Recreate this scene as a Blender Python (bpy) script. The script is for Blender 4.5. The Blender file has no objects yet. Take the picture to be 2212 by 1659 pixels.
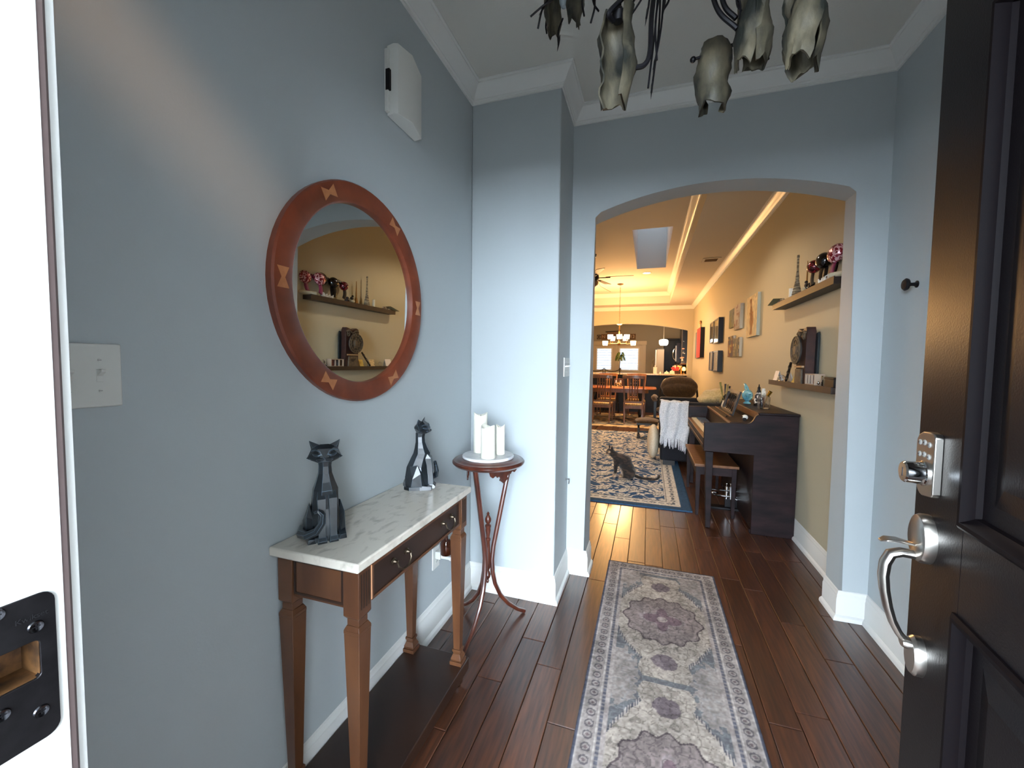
import bpy, bmesh, math, random
import numpy as np
from mathutils import Matrix, Vector
random.seed(7); np.random.seed(7)
D = bpy.data; S = bpy.context.scene; C = S.collection
pi = math.pi

# ------------------------------------------------------------------ camera, world, lights
def rad(a): return math.radians(a)
cam_d = D.cameras.new('camera'); cam = D.objects.new('camera', cam_d); C.objects.link(cam)
yaw, pitch, roll = .321538, .052367, .011075
f = Vector((-math.sin(yaw)*math.cos(pitch), math.cos(yaw)*math.cos(pitch), -math.sin(pitch)))
r = Vector((math.cos(yaw), math.sin(yaw), 0)); u = r.cross(f)
r2 = math.cos(roll)*r + math.sin(roll)*u; u2 = -math.sin(roll)*r + math.cos(roll)*u
cam.matrix_world = Matrix(((r2.x, u2.x, -f.x, 0), (r2.y, u2.y, -f.y, 0), (r2.z, u2.z, -f.z, 1.4), (0, 0, 0, 1)))
cam_d.sensor_width = 36; cam_d.lens = 881.79/2212*36; cam_d.clip_start = .02; cam_d.clip_end = 200
S.camera = cam
S.view_settings.view_transform = 'Standard'; S.view_settings.look = 'None'
S.view_settings.gamma = 1; S.view_settings.use_curve_mapping = False
S.view_settings.exposure = 0.0

def lin(c):
    return tuple(((x/255)/12.92 if x/255 <= .04045 else ((x/255+.055)/1.055)**2.4) for x in c[:3])

SKY, SPIN = 46, 62
W = D.worlds.new('world'); S.world = W; W.use_nodes = True
W.node_tree.nodes['Background'].inputs[0].default_value = (.75, .87, 1.0, 1)
W.node_tree.nodes['Background'].inputs[1].default_value = SKY

def lamp(name, kind, loc, energy, color, rot=(0, 0, 0), **kw):
    l = D.lights.new(name, kind); l.energy = energy; l.color = color
    for k, v in kw.items():
        if k == 'portal': l.cycles.is_portal = True
        else: setattr(l, k, v)
    o = D.objects.new(name, l); C.objects.link(o); o.location = loc; o.rotation_euler = rot
    return o
WARM = (1, .54, .20); WARM2 = (1, .79, .54)
# sky light enters by the open entrance doorway (and the kitchen doors)
lamp('entrance_sky_portal', 'AREA', (-.015, .0, 1.21), 1, (1, 1, 1), (rad(-90), 0, 0), shape='RECTANGLE', size=.92, size_y=2.44, portal=True)
# dining chandelier, can lights, kitchen pendant
lamp('chandelier_light', 'POINT', (-.70, 10.4, 2.22), 330, WARM, shadow_soft_size=.38)
lamp('pendant_light', 'POINT', (.41, 12.9, 1.9), 14, (1, .82, .6), shadow_soft_size=.08)
CANS = [(-.085, 9.3), (-.15, 4.6), (-2.1, 9.3), (-2.1, 4.6)]
for cx, cy in CANS:
    lamp('can_light_beam', 'SPOT', (cx, cy, 3.33), 115, WARM2, spot_size=rad(128), spot_blend=.35, shadow_soft_size=.06)
# added spot with no visible source makes the warm streak on the left wall
sp = lamp('streak_spot', 'SPOT', (.25, .34, 2.7), 24, (1, .58, .33), spot_size=rad(60), spot_blend=1, shadow_soft_size=.08)
def aim(o, t): o.rotation_euler = (Vector(t)-o.location).to_track_quat('-Z', 'Y').to_euler()
aim(sp, (-1.02, .66, 1.96)); sp.rotation_euler.rotate_axis('Z', rad(SPIN)); sp.scale = (.17, 1, 1)

# ------------------------------------------------------------------ helpers
class M:
    """collects plain geometry; build it with part() or single()"""
    def __init__(s): s.v = []; s.f = []
    def add(s, vs, fs):
        b = len(s.v); s.v += [tuple(p) for p in vs]; s.f += [tuple(i+b for i in q) for q in fs]; return s
    def box(s, x0, y0, z0, x1, y1, z1):
        return s.add([(x0,y0,z0),(x1,y0,z0),(x1,y1,z0),(x0,y1,z0),(x0,y0,z1),(x1,y0,z1),(x1,y1,z1),(x0,y1,z1)],
                     [(0,3,2,1),(4,5,6,7),(0,1,5,4),(1,2,6,5),(2,3,7,6),(3,0,4,7)])
    def taper(s, c0, h0, c1, h1):
        """square frustum between two centres with half sizes h=(hx,hy)"""
        v = []
        for c, h in ((c0,h0),(c1,h1)):
            v += [(c[0]-h[0],c[1]-h[1],c[2]),(c[0]+h[0],c[1]-h[1],c[2]),(c[0]+h[0],c[1]+h[1],c[2]),(c[0]-h[0],c[1]+h[1],c[2])]
        return s.add(v, [(0,3,2,1),(4,5,6,7),(0,1,5,4),(1,2,6,5),(2,3,7,6),(3,0,4,7)])
    def rings(s, rings, cap=True, closed=False):
        n = len(rings[0]); b = len(s.v); k = len(rings)
        for q in rings: s.v += [tuple(p) for p in q]
        for i in range(k if closed else k-1):
            j = (i+1) % k
            for a in range(n):
                c = (a+1) % n; s.f.append((b+i*n+a, b+i*n+c, b+j*n+c, b+j*n+a))
        if cap and not closed:
            s.f.append(tuple(b+a for a in reversed(range(n)))); s.f.append(tuple(b+(k-1)*n+a for a in range(n)))
        return s
    def tube(s, pts, rr, n=8, closed=False, flat=1.0):
        P = [Vector(p) for p in pts]; k = len(P); R = rr if isinstance(rr, (list, tuple)) else [rr]*k
        out = []; prev = None
        for i in range(k):
            t = (P[(i+1) % k]-P[i-1]) if closed else (P[min(i+1,k-1)]-P[max(i-1,0)])
            t.normalize()
            if prev is None:
                a = Vector((0,0,1)) if abs(t.z) < .9 else Vector((1,0,0)); x = t.cross(a).normalized()
            else:
                x = prev - t*prev.dot(t); x.normalize()
            prev = x; y = t.cross(x)
            out.append([P[i]+R[i]*(math.cos(2*pi*a/n)*x+flat*math.sin(2*pi*a/n)*y) for a in range(n)])
        return s.rings(out, True, closed)
    def cyl(s, p0, p1, r0, r1=None, n=16): return s.tube([p0, p1], [r0, r0 if r1 is None else r1], n)
    def lathe(s, prof, c=(0,0,0), n=24, sx=1, sy=1):
        return s.rings([[(c[0]+sx*q*math.cos(2*pi*a/n), c[1]+sy*q*math.sin(2*pi*a/n), c[2]+z) for a in range(n)] for q, z in prof])
    def prism(s, poly, axis, a, b):
        def p3(p, t): return {'x': (t,p[0],p[1]), 'y': (p[0],t,p[1]), 'z': (p[0],p[1],t)}[axis]
        n = len(poly); v = [p3(p,a) for p in poly]+[p3(p,b) for p in poly]
        return s.add(v, [tuple(reversed(range(n))), tuple(range(n,2*n))]+[(i,(i+1)%n,n+(i+1)%n,n+i) for i in range(n)])
    def ell(s, c, r, n=16, m=9):
        if not hasattr(r, '__len__'): r = (r,r,r)
        return s.rings([[(c[0]+r[0]*math.sin(t)*math.cos(2*pi*a/n), c[1]+r[1]*math.sin(t)*math.sin(2*pi*a/n), c[2]-r[2]*math.cos(t)) for a in range(n)]
                        for t in [pi*(.02+.96*i/m) for i in range(m+1)]])
    def hull(s, pts):
        bm = bmesh.new()
        for p in pts: bm.verts.new(p)
        bmesh.ops.convex_hull(bm, input=bm.verts[:])
        bmesh.ops.delete(bm, geom=[v for v in bm.verts if not v.link_faces], context='VERTS')
        bm.verts.index_update()
        s.add([v.co[:] for v in bm.verts], [[v.index for v in q.verts] for q in bm.faces]); bm.free(); return s
    def mould(s, prof, p0, p1, nrm, m0=0, m1=0):
        """profile of (distance from wall, z) swept from p0 to p1; m0/m1 = mitre (+1 inside corner, -1 outside)"""
        a, b, n = Vector((*p0,0)), Vector((*p1,0)), Vector((*nrm,0)); d = (b-a).normalized()
        A = [a+n*q+d*(q*m0)+Vector((0,0,z)) for q, z in prof]; B = [b+n*q-d*(q*m1)+Vector((0,0,z)) for q, z in prof]
        return s.rings([A, B])
    def xf(s, start, mat):
        for i in range(start, len(s.v)): s.v[i] = tuple(mat @ Vector(s.v[i]))
        return s

INV = {}
def mesh(name, m, smooth=35):
    me = D.meshes.new(name); me.from_pydata(m.v, [], m.f); me.validate()
    bm = bmesh.new(); bm.from_mesh(me); bmesh.ops.recalc_face_normals(bm, faces=bm.faces[:]); bm.to_mesh(me); bm.free()
    if smooth:
        me.polygons.foreach_set('use_smooth', [True]*len(me.polygons)); me.set_sharp_from_angle(angle=rad(smooth))
    return me
def bevel(o, w, seg=2, mi=-1):
    b = o.modifiers.new('bevel', 'BEVEL'); b.material = mi; b.width = w; b.segments = seg; b.limit_method = 'ANGLE'; b.angle_limit = rad(40); b.harden_normals = False
def part(name, m, mt, parent, bev=0, smooth=35, label=None, kind=None, seg=2):
    inv = INV.get(parent.name)
    if inv is not None and isinstance(m, M): m.v = [tuple(inv @ Vector(p)) for p in m.v]
    me = mesh(name, m, smooth) if isinstance(m, M) else m
    o = D.objects.new(name, me); C.objects.link(o); me.materials.clear(); me.materials.append(mt)
    o.parent = parent
    if inv is not None: INV[o.name] = inv
    if bev: bevel(o, bev, seg)
    if label: o['label'] = label
    if kind: o['kind'] = kind
    return o
def thing(name, label, cat, loc=(0,0,0), rotz=0, group=None, kind=None):
    o = D.objects.new(name, None); C.objects.link(o); o.empty_display_size = .05
    o.location = loc; o.rotation_euler = (0,0,rotz); o['label'] = label; o['category'] = cat
    if group: o['group'] = group
    if kind: o['kind'] = kind
    INV[o.name] = (Matrix.Translation(loc) @ Matrix.Rotation(rotz,4,'Z')).inverted()
    return o
def single(name, m, mt, label=None, cat=None, group=None, kind=None, bev=0, smooth=35, seg=2):
    xs = np.array(m.v); c = Vector(((xs[:,0].min()+xs[:,0].max())/2, (xs[:,1].min()+xs[:,1].max())/2, xs[:,2].min()))
    m.v = [tuple(Vector(p)-c) for p in m.v]
    me = mesh(name, m, smooth); o = D.objects.new(name, me); C.objects.link(o); o.location = c; me.materials.append(mt)
    INV[o.name] = Matrix.Translation(-c)
    if label: o['label'] = label
    if cat: o['category'] = cat
    if group: o['group'] = group
    if kind: o['kind'] = kind
    if bev: bevel(o, bev, seg)
    return o
def struct(name, m, mt, bev=0, smooth=30, parent=None):
    if parent is not None: return part(name, m, mt, parent, bev, smooth)
    return single(name, m, mt, kind='structure', bev=bev, smooth=smooth)
def dup(root, loc, rotz, label, group=None):
    q = root.copy(); C.objects.link(q); q.location = loc; q.rotation_euler = (0,0,rotz); q['label'] = label
    if group: q['group'] = group
    for ch in list(root.children):
        c = ch.copy(); C.objects.link(c); c.parent = q
        for g in list(ch.children):
            d = g.copy(); C.objects.link(d); d.parent = c
    return q
def text(name, body, size, mt, parent, mat4, ext=.0006):
    cu = D.curves.new(name, 'FONT'); cu.body = body; cu.size = size; cu.extrude = ext; cu.align_x = 'CENTER'; cu.align_y = 'CENTER'
    t = D.objects.new('tmp', cu); C.objects.link(t)
    dg = bpy.context.evaluated_depsgraph_get(); me = D.meshes.new_from_object(t.evaluated_get(dg)); me.name = name
    D.objects.remove(t); me.transform(INV[parent.name] @ mat4)
    o = D.objects.new(name, me); C.objects.link(o); me.materials.clear(); me.materials.append(mt); o.parent = parent
    return o
def organic(m, voxel, smooth=4, facets=None):
    """fuses overlapping pieces into one continuous skin"""
    me = mesh('tmp', m, 0); o = D.objects.new('tmp', me); C.objects.link(o)
    a = o.modifiers.new('r', 'REMESH'); a.mode = 'VOXEL'; a.voxel_size = voxel
    if smooth: b = o.modifiers.new('s', 'SMOOTH'); b.iterations = smooth; b.factor = .5
    if facets: d = o.modifiers.new('d', 'DECIMATE'); d.ratio = facets
    dg = bpy.context.evaluated_depsgraph_get(); out = D.meshes.new_from_object(o.evaluated_get(dg))
    D.objects.remove(o)
    q = M(); q.v = [v.co[:] for v in out.vertices]; q.f = [tuple(p.vertices) for p in out.polygons]
    return q

# ------------------------------------------------------------------ materials
def mat(name, col, rough=.5, metal=0, col2=None, ns=20, st=(1,1,1), detail=4, lo=.35, hi=.65, bump=0, bs=None, bst=None, coat=0,
        trans=0, emis=None, es=0, ior=1.45, orand=0, spec=.5, sheen=0, alpha=1, distort=0, aniso=None):
    m = D.materials.new(name); m.use_nodes = True; nt = m.node_tree; N, L = nt.nodes, nt.links
    p = N['Principled BSDF']; p.inputs['Base Color'].default_value = (*lin(col), 1)
    p.inputs['Roughness'].default_value = rough; p.inputs['Metallic'].default_value = metal; p.inputs['IOR'].default_value = ior
    p.inputs['Coat Weight'].default_value = coat; p.inputs['Coat Roughness'].default_value = .14
    p.inputs['Transmission Weight'].default_value = trans; p.inputs['Specular IOR Level'].default_value = spec; p.inputs['Alpha'].default_value = alpha
    if sheen: p.inputs['Sheen Weight'].default_value = sheen
    if emis: p.inputs['Emission Color'].default_value = (*lin(emis), 1); p.inputs['Emission Strength'].default_value = es
    tc = N.new('ShaderNodeTexCoord')
    def noise(scale, st):
        mp = N.new('ShaderNodeMapping'); mp.inputs['Scale'].default_value = st; L.new(tc.outputs['Object'], mp.inputs['Vector'])
        n = N.new('ShaderNodeTexNoise'); n.inputs['Scale'].default_value = scale; n.inputs['Detail'].default_value = detail; n.inputs['Distortion'].default_value = distort
        L.new(mp.outputs[0], n.inputs['Vector']); return n
    out = None
    if col2 is not None:
        n = noise(ns, st); rp = N.new('ShaderNodeValToRGB'); L.new(n.outputs['Fac'], rp.inputs[0])
        rp.color_ramp.elements[0].position = lo; rp.color_ramp.elements[1].position = hi
        rp.color_ramp.elements[0].color = (*lin(col), 1); rp.color_ramp.elements[1].color = (*lin(col2), 1); out = rp.outputs[0]
    if orand and out is not None:
        oi = N.new('ShaderNodeObjectInfo'); hs = N.new('ShaderNodeHueSaturation')
        mr = N.new('ShaderNodeMapRange'); mr.inputs['To Min'].default_value = 1-orand; mr.inputs['To Max'].default_value = 1+orand
        L.new(oi.outputs['Random'], mr.inputs['Value']); L.new(mr.outputs[0], hs.inputs['Value']); L.new(out, hs.inputs['Color']); out = hs.outputs[0]
    if out is not None: L.new(out, p.inputs['Base Color'])
    if bump:
        n = noise(bs or ns, bst or st); b = N.new('ShaderNodeBump'); b.inputs['Strength'].default_value = bump; b.inputs['Distance'].default_value = .003
        L.new(n.outputs['Fac'], b.inputs['Height']); L.new(b.outputs[0], p.inputs['Normal'])
    return m
def vcol(name, rough=.95, bump=0, bs=400):
    m = mat(name, (128,128,128), rough, bump=bump, bs=bs, spec=.2); N, L = m.node_tree.nodes, m.node_tree.links
    a = N.new('ShaderNodeVertexColor'); a.layer_name = 'col'; L.new(a.outputs[0], N['Principled BSDF'].inputs['Base Color']); return m

wall_grey = mat('grey_wall_paint', (178,185,187), .55, bump=.06, bs=170, detail=2)
wall_tan = mat('tan_wall_paint', (184,176,152), .6, bump=.06, bs=170, detail=2)
ceil_paint = mat('ceiling_paint', (214,212,204), .8, bump=.25, bs=90, detail=3)
ceil_warm = mat('living_ceiling_paint', (200,195,186), .8, bump=.2, bs=60, st=(1,.25,1), detail=3)
white = mat('white_trim_paint', (226,226,222), .35)
white_pl = mat('white_plastic', (222,222,216), .35)
plank_mat = mat('stained_plank', (54,33,26), .31, col2=(88,52,34), ns=9, st=(7,.55,7), detail=6, bump=.10, bs=6, bst=(5,.5,5), orand=.28, coat=.35, spec=.7)
sub_floor = mat('dark_subfloor', (38,20,14), .5, col2=(52,28,18), ns=8, st=(5,.5,5))
walnut = mat('walnut_brown', (78,47,29), .36, col2=(98,62,38), ns=14, st=(1,1,.25), detail=5, coat=.2)
walnut_dk = mat('walnut_dark', (36,21,15), .4, col2=(50,30,20), ns=14, st=(.3,.3,1), detail=5, coat=.2)  # darker walnut; the shade on the drawer front is put into this colour
mahog = mat('mahogany', (62,28,20), .3, col2=(92,44,28), ns=16, st=(1,1,.3), coat=.4)
cherry = mat('cherry_frame', (98,44,27), .38, col2=(124,60,36), ns=10, detail=6, coat=.15)
maple = mat('pale_inlay', (164,104,66), .45, col2=(180,120,78), ns=30)
oak = mat('honey_oak', (104,66,38), .42, col2=(128,84,50), ns=20, st=(1,1,.2), coat=.15)
black_wood = mat('black_wood', (20,18,20), .4, col2=(26,22,22), ns=20)
piano_wood = mat('piano_walnut', (15,9,12), .5, col2=(40,25,27), ns=14, st=(.25,1,1), detail=6, spec=.25)
marble = mat('cream_marble', (220,212,198), .16, col2=(150,142,128), ns=22, st=(1.6,.8,1), detail=10, lo=.52, hi=.9, coat=.2, distort=.4)
marble_w = mat('white_marble', (232,232,232), .2, col2=(188,192,198), ns=12, detail=8, lo=.5, hi=.8, distort=1)
statue_mat = mat('rubbed_black_resin', (13,17,21), .32, col2=(34,42,48), ns=26, st=(1,1,.6), detail=5, coat=.2, spec=.6)
wax = mat('ivory_wax', (238,234,218), .5)
brass_dk = mat('aged_brass', (150,120,80), .35, 1)
pewter = mat('dull_pewter', (104,92,78), .4, 1)
rub = mat('rubbed_silver_edge', (104,122,136), .35, .4)
nickel = mat('satin_nickel', (178,172,164), .28, 1)
bronze = mat('dark_bronze', (34,32,34), .38, .7, col2=(44,42,44), ns=60)
black_iron = mat('black_iron', (16,14,18), .5, .3)
door_paint = mat('espresso_door', (9,7,9), .34, col2=(13,9,10), ns=200, bump=.10, bs=260, spec=.14)
mould_paint = mat('espresso_moulding', (9,7,9), .5, col2=(13,9,10), ns=200, spec=.05)
glass = mat('clear_glass', (235,240,240), .03, trans=1)
tinted = mat('tinted_pane', (52,54,57), .02, trans=1, ior=1.1)
chrome = mat('chrome', (215,215,215), .08, 1)
navy = mat('navy_fabric', (9,12,21), .85, col2=(13,17,28), ns=120, sheen=.03)
cream_fab = mat('cream_fabric', (214,196,168), .9, col2=(226,212,188), ns=60)
tan_fleece = mat('tan_fleece', (196,166,110), .95, col2=(216,190,136), ns=45, bump=.6, bs=80, sheen=.3)
throw_mat = mat('white_knit', (230,232,236), .95, col2=(190,194,202), ns=90, bump=.8, bs=120, sheen=.2)
brown_cord = mat('brown_corduroy', (66,46,24), .9, col2=(86,62,34), ns=30, bump=.3, bs=200, sheen=.25)
ivory = mat('ivory_keys', (226,214,186), .3)
granite = mat('speckled_granite', (206,190,164), .25, col2=(90,76,66), ns=40, detail=8, lo=.5, hi=.7)
cab_dark = mat('dark_cabinet', (8,10,19), .45, col2=(11,14,24), ns=12, spec=.3)
steel = mat('fridge_steel', (168,164,160), .35, .8)
vc = vcol('woven_pile', .95, .3, 500)
vcp = vcol('painted_canvas', .7)
print('helpers ok')

# ------------------------------------------------------------------ setting: floor, walls, ceilings
ground = struct('ground', M().box(-14, -16, -.16, 14, -.12, -.11), mat('porch_concrete', (66,65,62), .9, col2=(58,57,55), ns=6))
floor = single('floor', M().box(-3.5, -.12, -.10, 1.285, 14.9, -.016), sub_floor, kind='structure')
PW = .1177; k0 = -.456
rnd = random.Random(3)
for k in range(-10, 14):
    x0 = k0+PW*k; x1 = x0+PW
    ya = .2 if x1 > -1.0 else 2.84
    x0c, x1c = max(x0, -1.025 if ya < 1 else -9), min(x1, 1.165)
    if x1c-x0c < .02: continue
    y = ya - rnd.random()*.7
    while y < 12.44:
        ln = rnd.uniform(.55, 1.25) if y < 5 else rnd.uniform(1.1, 1.9)
        a, b = max(y, ya), min(y+ln, 12.44); y += ln
        if b-a < .04: continue
        h = -.0005*rnd.random(); g = .0012; c = .0026
        cx, cy = (x0c+x1c)/2, (a+b)/2; X0, X1, Y0, Y1 = x0c+g-cx, x1c-g-cx, a+g-cy, b-g-cy
        m = M().rings([[(X0,Y0,-.016),(X1,Y0,-.016),(X1,Y1,-.016),(X0,Y1,-.016)], [(X0,Y0,h-c),(X1,Y0,h-c),(X1,Y1,h-c),(X0,Y1,h-c)],
                       [(X0+c,Y0+c,h),(X1-c,Y0+c,h),(X1-c,Y1-c,h),(X0+c,Y1-c,h)]])
        o = D.objects.new('plank', mesh('plank', m, 0)); C.objects.link(o); o.data.materials.append(plank_mat); o.parent = floor
        o.location = Vector((cx, cy, 0)) - floor.location

struct('wall_left', M().box(-1.145, .2, -.05, -1.025, 2.665, 3.0), wall_grey)
struct('wall_corner', M().box(-1.025, 2.28, -.05, -.49, 2.665, 3.0), wall_grey, bev=.006)
struct('wall_right', M().box(1.165, .2, -.05, 1.285, 2.70, 3.1), wall_grey)
struct('wall_living_right', M().box(1.165, 2.70, -.05, 1.285, 14.9, 3.1), wall_tan)
def arch_poly(x0, x1, zs, za, X0, X1, Z1, n=28):
    pts = [(X0,-.05),(x0,-.05),(x0,zs)]
    c, w = (x0+x1)/2, (x1-x0)/2
    hgt = za-zs; R = (w*w+hgt*hgt)/(2*hgt); zc = za-R
    for i in range(1, n):
        x = x0+(x1-x0)*i/n; pts.append((x, zc+math.sqrt(R*R-(x-c)**2)))
    return pts+[(x1,zs),(x1,-.05),(X1,-.05),(X1,Z1),(X0,Z1)]
def arch_wall(name, y0, y1, poly, inner, mt):
    bm = bmesh.new(); n = len(poly)
    A = [bm.verts.new((x,y0,z)) for x, z in poly]; B = [bm.verts.new((x,y1,z)) for x, z in poly]
    bm.faces.new(A); bm.faces.new(B[::-1])
    for i in range(n): bm.faces.new((A[(i+1)%n],A[i],B[i],B[(i+1)%n]))
    bm.edges.ensure_lookup_table()
    ed = [e for e in bm.edges if abs(e.verts[0].co.y-y0) < 1e-6 and abs(e.verts[1].co.y-y0) < 1e-6 and all(inner(v.co) for v in e.verts)]
    bmesh.ops.bevel(bm, geom=ed, offset=.018, segments=4, profile=.5, affect='EDGES')
    bmesh.ops.recalc_face_normals(bm, faces=bm.faces[:]); bmesh.ops.triangulate(bm, faces=[q for q in bm.faces if len(q.verts) > 4])
    me = D.meshes.new(name); bm.to_mesh(me); bm.free(); me.polygons.foreach_set('use_smooth', [True]*len(me.polygons)); me.set_sharp_from_angle(angle=rad(25))
    o = D.objects.new(name, me); C.objects.link(o); me.materials.append(mt); o['kind'] = 'structure'; return o
AX0, AX1, AZS, AZA = -.36, 1.035, 2.335, 2.462
aw = arch_wall('wall_arch', 2.665, 2.84, arch_poly(AX0, AX1, AZS, AZA, -3.4, 1.165, 3.1), lambda c: AX0-.01 < c.x < AX1+.01 and c.z < 2.6, wall_grey)
# its living-room side and inner faces are the tan colour of that room
aw.data.materials.append(wall_tan)
for p in aw.data.polygons:
    if p.center.y > 2.80: p.material_index = 1
BX0, BX1, BZS, BZA = -2.585, 1.035, 2.363, 2.568
arch_wall('wall_back', 12.45, 12.62, arch_poly(BX0, BX1, BZS, BZA, -3.4, 1.165, 3.1), lambda c: BX0-.01 < c.x < BX1+.01 and c.z < 2.7, wall_tan)
struct('wall_living_left', M().box(-3.5,2.84,-.05,-3.4,14.9,3.1), wall_tan)
# added unseen side wall and roof outside, placed to block sky light
sky_block = mat('sky_block_grey', (112,110,108), .9, col2=(128,125,122), ns=18, st=(1,1,3))
struct('sky_block_wall', M().box(2.1,-3.4,-.12,2.25,.04,3.2), sky_block)
struct('sky_block_roof', M().box(-3.5,-2.2,2.72,2.1,.04,2.85), white)
struct('wall_kitchen_back', M().box(-3.5,14.8,-.05,-1.886,14.92,2.8).box(-.199,14.8,-.05,1.285,14.92,2.8).box(-1.886,14.8,2.049,-.199,14.92,2.8), mat('kitchen_wall_paint', (150,142,126), .7, bump=.06, bs=150))
struct('ceiling_kitchen', M().box(-3.5,12.62,2.75,1.285,14.92,2.85), ceil_paint)
struct('ceiling_foyer', M().box(-1.145,.05,3.0,1.285,2.70,3.12), ceil_paint)
TX0, TX1, TY0, TY1, TZ = -2.75, .50, 3.45, 11.85, 3.35
SX0, SX1, SY0, SY1 = -.275, .28, 6.30, 8.88
struct('ceiling_living', M().box(TX1,2.70,3.05,1.285,12.55,3.12).box(-3.5,2.70,3.05,TX0,12.55,3.12).box(TX0,2.70,3.05,TX1,TY0,3.12).box(TX0,TY1,3.05,TX1,12.55,3.12)
       .box(TX1,TY0,3.12,TX1+.06,TY1,TZ+.06).box(TX0-.06,TY0,3.12,TX0,TY1,TZ+.06).box(TX0,TY0-.06,3.12,TX1,TY0,TZ+.06).box(TX0,TY1,3.12,TX1,TY1+.06,TZ+.06), ceil_warm)
struct('ceiling_tray', M().box(TX0,TY0,TZ,SX0,TY1,TZ+.06).box(SX1,TY0,TZ,TX1,TY1,TZ+.06).box(SX0,TY0,TZ,SX1,SY0,TZ+.06).box(SX0,SY1,TZ,SX1,TY1,TZ+.06), ceil_warm)
sk = struct('window_1', M().box(SX0-.04,SY0-.04,TZ+.06,SX0,SY1+.04,4.6).box(SX1,SY0-.04,TZ+.06,SX1+.04,SY1+.04,4.6).box(SX0,SY0-.04,TZ+.06,SX1,SY0,4.6).box(SX0,SY1,TZ+.06,SX1,SY1+.04,4.6), ceil_warm)
part('pane', M().box(SX0-.04,SY0-.04,4.6,SX1+.04,SY1+.04,4.62), mat('smoked_skylight', (70,74,80), .4, trans=1, ior=1.2), sk)

# front wall with the entrance doorway, door frame
DX0, DX1, DZ = -.47, .445, 2.235
fw = struct('wall_front', M().box(-1.145,.04,-.05,DX0-.03,.2,3.0).box(DX1+.03,.04,-.05,1.285,.2,3.0).box(DX0-.03,.04,DZ+.03,DX1+.03,.2,3.0), wall_grey)
fr = struct('door_frame', M().box(DX0-.03,.04,-.1,DX0,.147,DZ+.03).box(DX0-.03,.1855,-.1,DX0,.2015,DZ+.03).box(DX0-.03,.147,-.1,DX0,.1855,1.137).box(DX0-.03,.147,1.169,DX0,.1855,DZ+.03).box(DX1,.04,-.1,DX1+.03,.155,DZ+.03).box(DX0,.04,DZ,DX1,.155,DZ+.03), white)
casing = [(DX0-.105,.2),(DX0-.105,.222),(DX0-.03,.219),(DX0-.014,.2165),(DX0-.0075,.2155),(DX0-.0055,.2145),(DX0-.0052,.2125),(DX0-.006,.2)]
part('casing', M().prism(casing, 'z', -.02, DZ+.1), white, fr)
part('casing', M().prism([(DX1+.03,.2),(DX1+.105,.2),(DX1+.105,.218),(DX1+.03,.214)], 'z', -.02, DZ+.1), white, fr)
part('casing', M().box(DX0-.105,.2,DZ+.032,DX1+.105,.216,DZ+.105), white, fr)
part('reveal_shade', M().prism([(DX0-.005,.2015),(DX0-.0005,.2015),(DX0-.0012,.206),(DX0-.005,.209)], 'z', 0, DZ), mat('reveal_shade_brown', (104,88,86), .8), fr)  # brown strip puts the shade of the casing reveal into colour
# dark strike plate let into the jamb, the maker's word pressed into it
def rrect(x0, x1, y0, y1, rr, n=5):
    pts = []
    for cx, cy, a0 in ((x1-rr,y1-rr,0),(x0+rr,y1-rr,90),(x0+rr,y0+rr,180),(x1-rr,y0+rr,270)):
        pts += [(cx+rr*math.cos(rad(a0+90*i/n)), cy+rr*math.sin(rad(a0+90*i/n))) for i in range(n+1)]
    return pts
def framed(outer, inner, axis, a, b):
    m = M(); n = len(outer)
    def p3(p, t): return {'x': (t,p[0],p[1]), 'y': (p[0],t,p[1]), 'z': (p[0],p[1],t)}[axis]
    return m.rings([[p3(p,a) for p in outer],[p3(p,b) for p in outer],[p3(p,b) for p in inner],[p3(p,a) for p in inner]], closed=True)
sx = DX0+.0016
stk = part('strike_plate', framed(rrect(.140,.1955,1.083,1.207,.009), rrect(.147,.1855,1.137,1.169,.004), 'x', DX0-.004, sx), bronze, fr, bev=.0006, label='dark bronze deadbolt strike plate with embossed lettering')
part('strike_pocket', M().box(DX0-.034,.146,1.136,DX0-.026,.1865,1.170).box(DX0-.03,.1850,1.137,DX0-.0005,.1862,1.169).box(DX0-.03,.147,1.1362,DX0-.0005,.1855,1.1375).box(DX0-.03,.147,1.1685,DX0-.0005,.1855,1.1698), mat('raw_brass_pocket', (120,84,50), .5, .4, col2=(40,28,22), ns=60), stk)
for y, z in ((.1835,1.1805),(.1842,1.108),(.163,1.202),(.163,1.122)):
    m = M().lathe([(.0001,-.001),(.0045,-.001),(.005,.0),(.0043,.0012),(.0032,.0006),(.0001,.0004)], n=18)
    m.xf(0, Matrix.Translation((sx,y,z)) @ Matrix.Rotation(rad(90),4,'Y'))
    part('screw', m, mat('dark_screw', (70,70,74), .25, 1), stk)
    part('screw_slot', M().box(sx+.0003,y-.0025,z-.0004,sx+.0007,y+.0025,z+.0004).box(sx+.0003,y-.0004,z-.0025,sx+.0007,y+.0004,z+.0025), black_iron, stk)
text('lettering', 'Kwikset', .0058, mat('embossed_metal', (84,84,88), .3, .9), stk, Matrix.Translation((sx,.1815,1.1895)) @ Matrix(((0,0,1,0),(1,0,0,0),(0,1,0,0),(0,0,0,1))), .0003)

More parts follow.
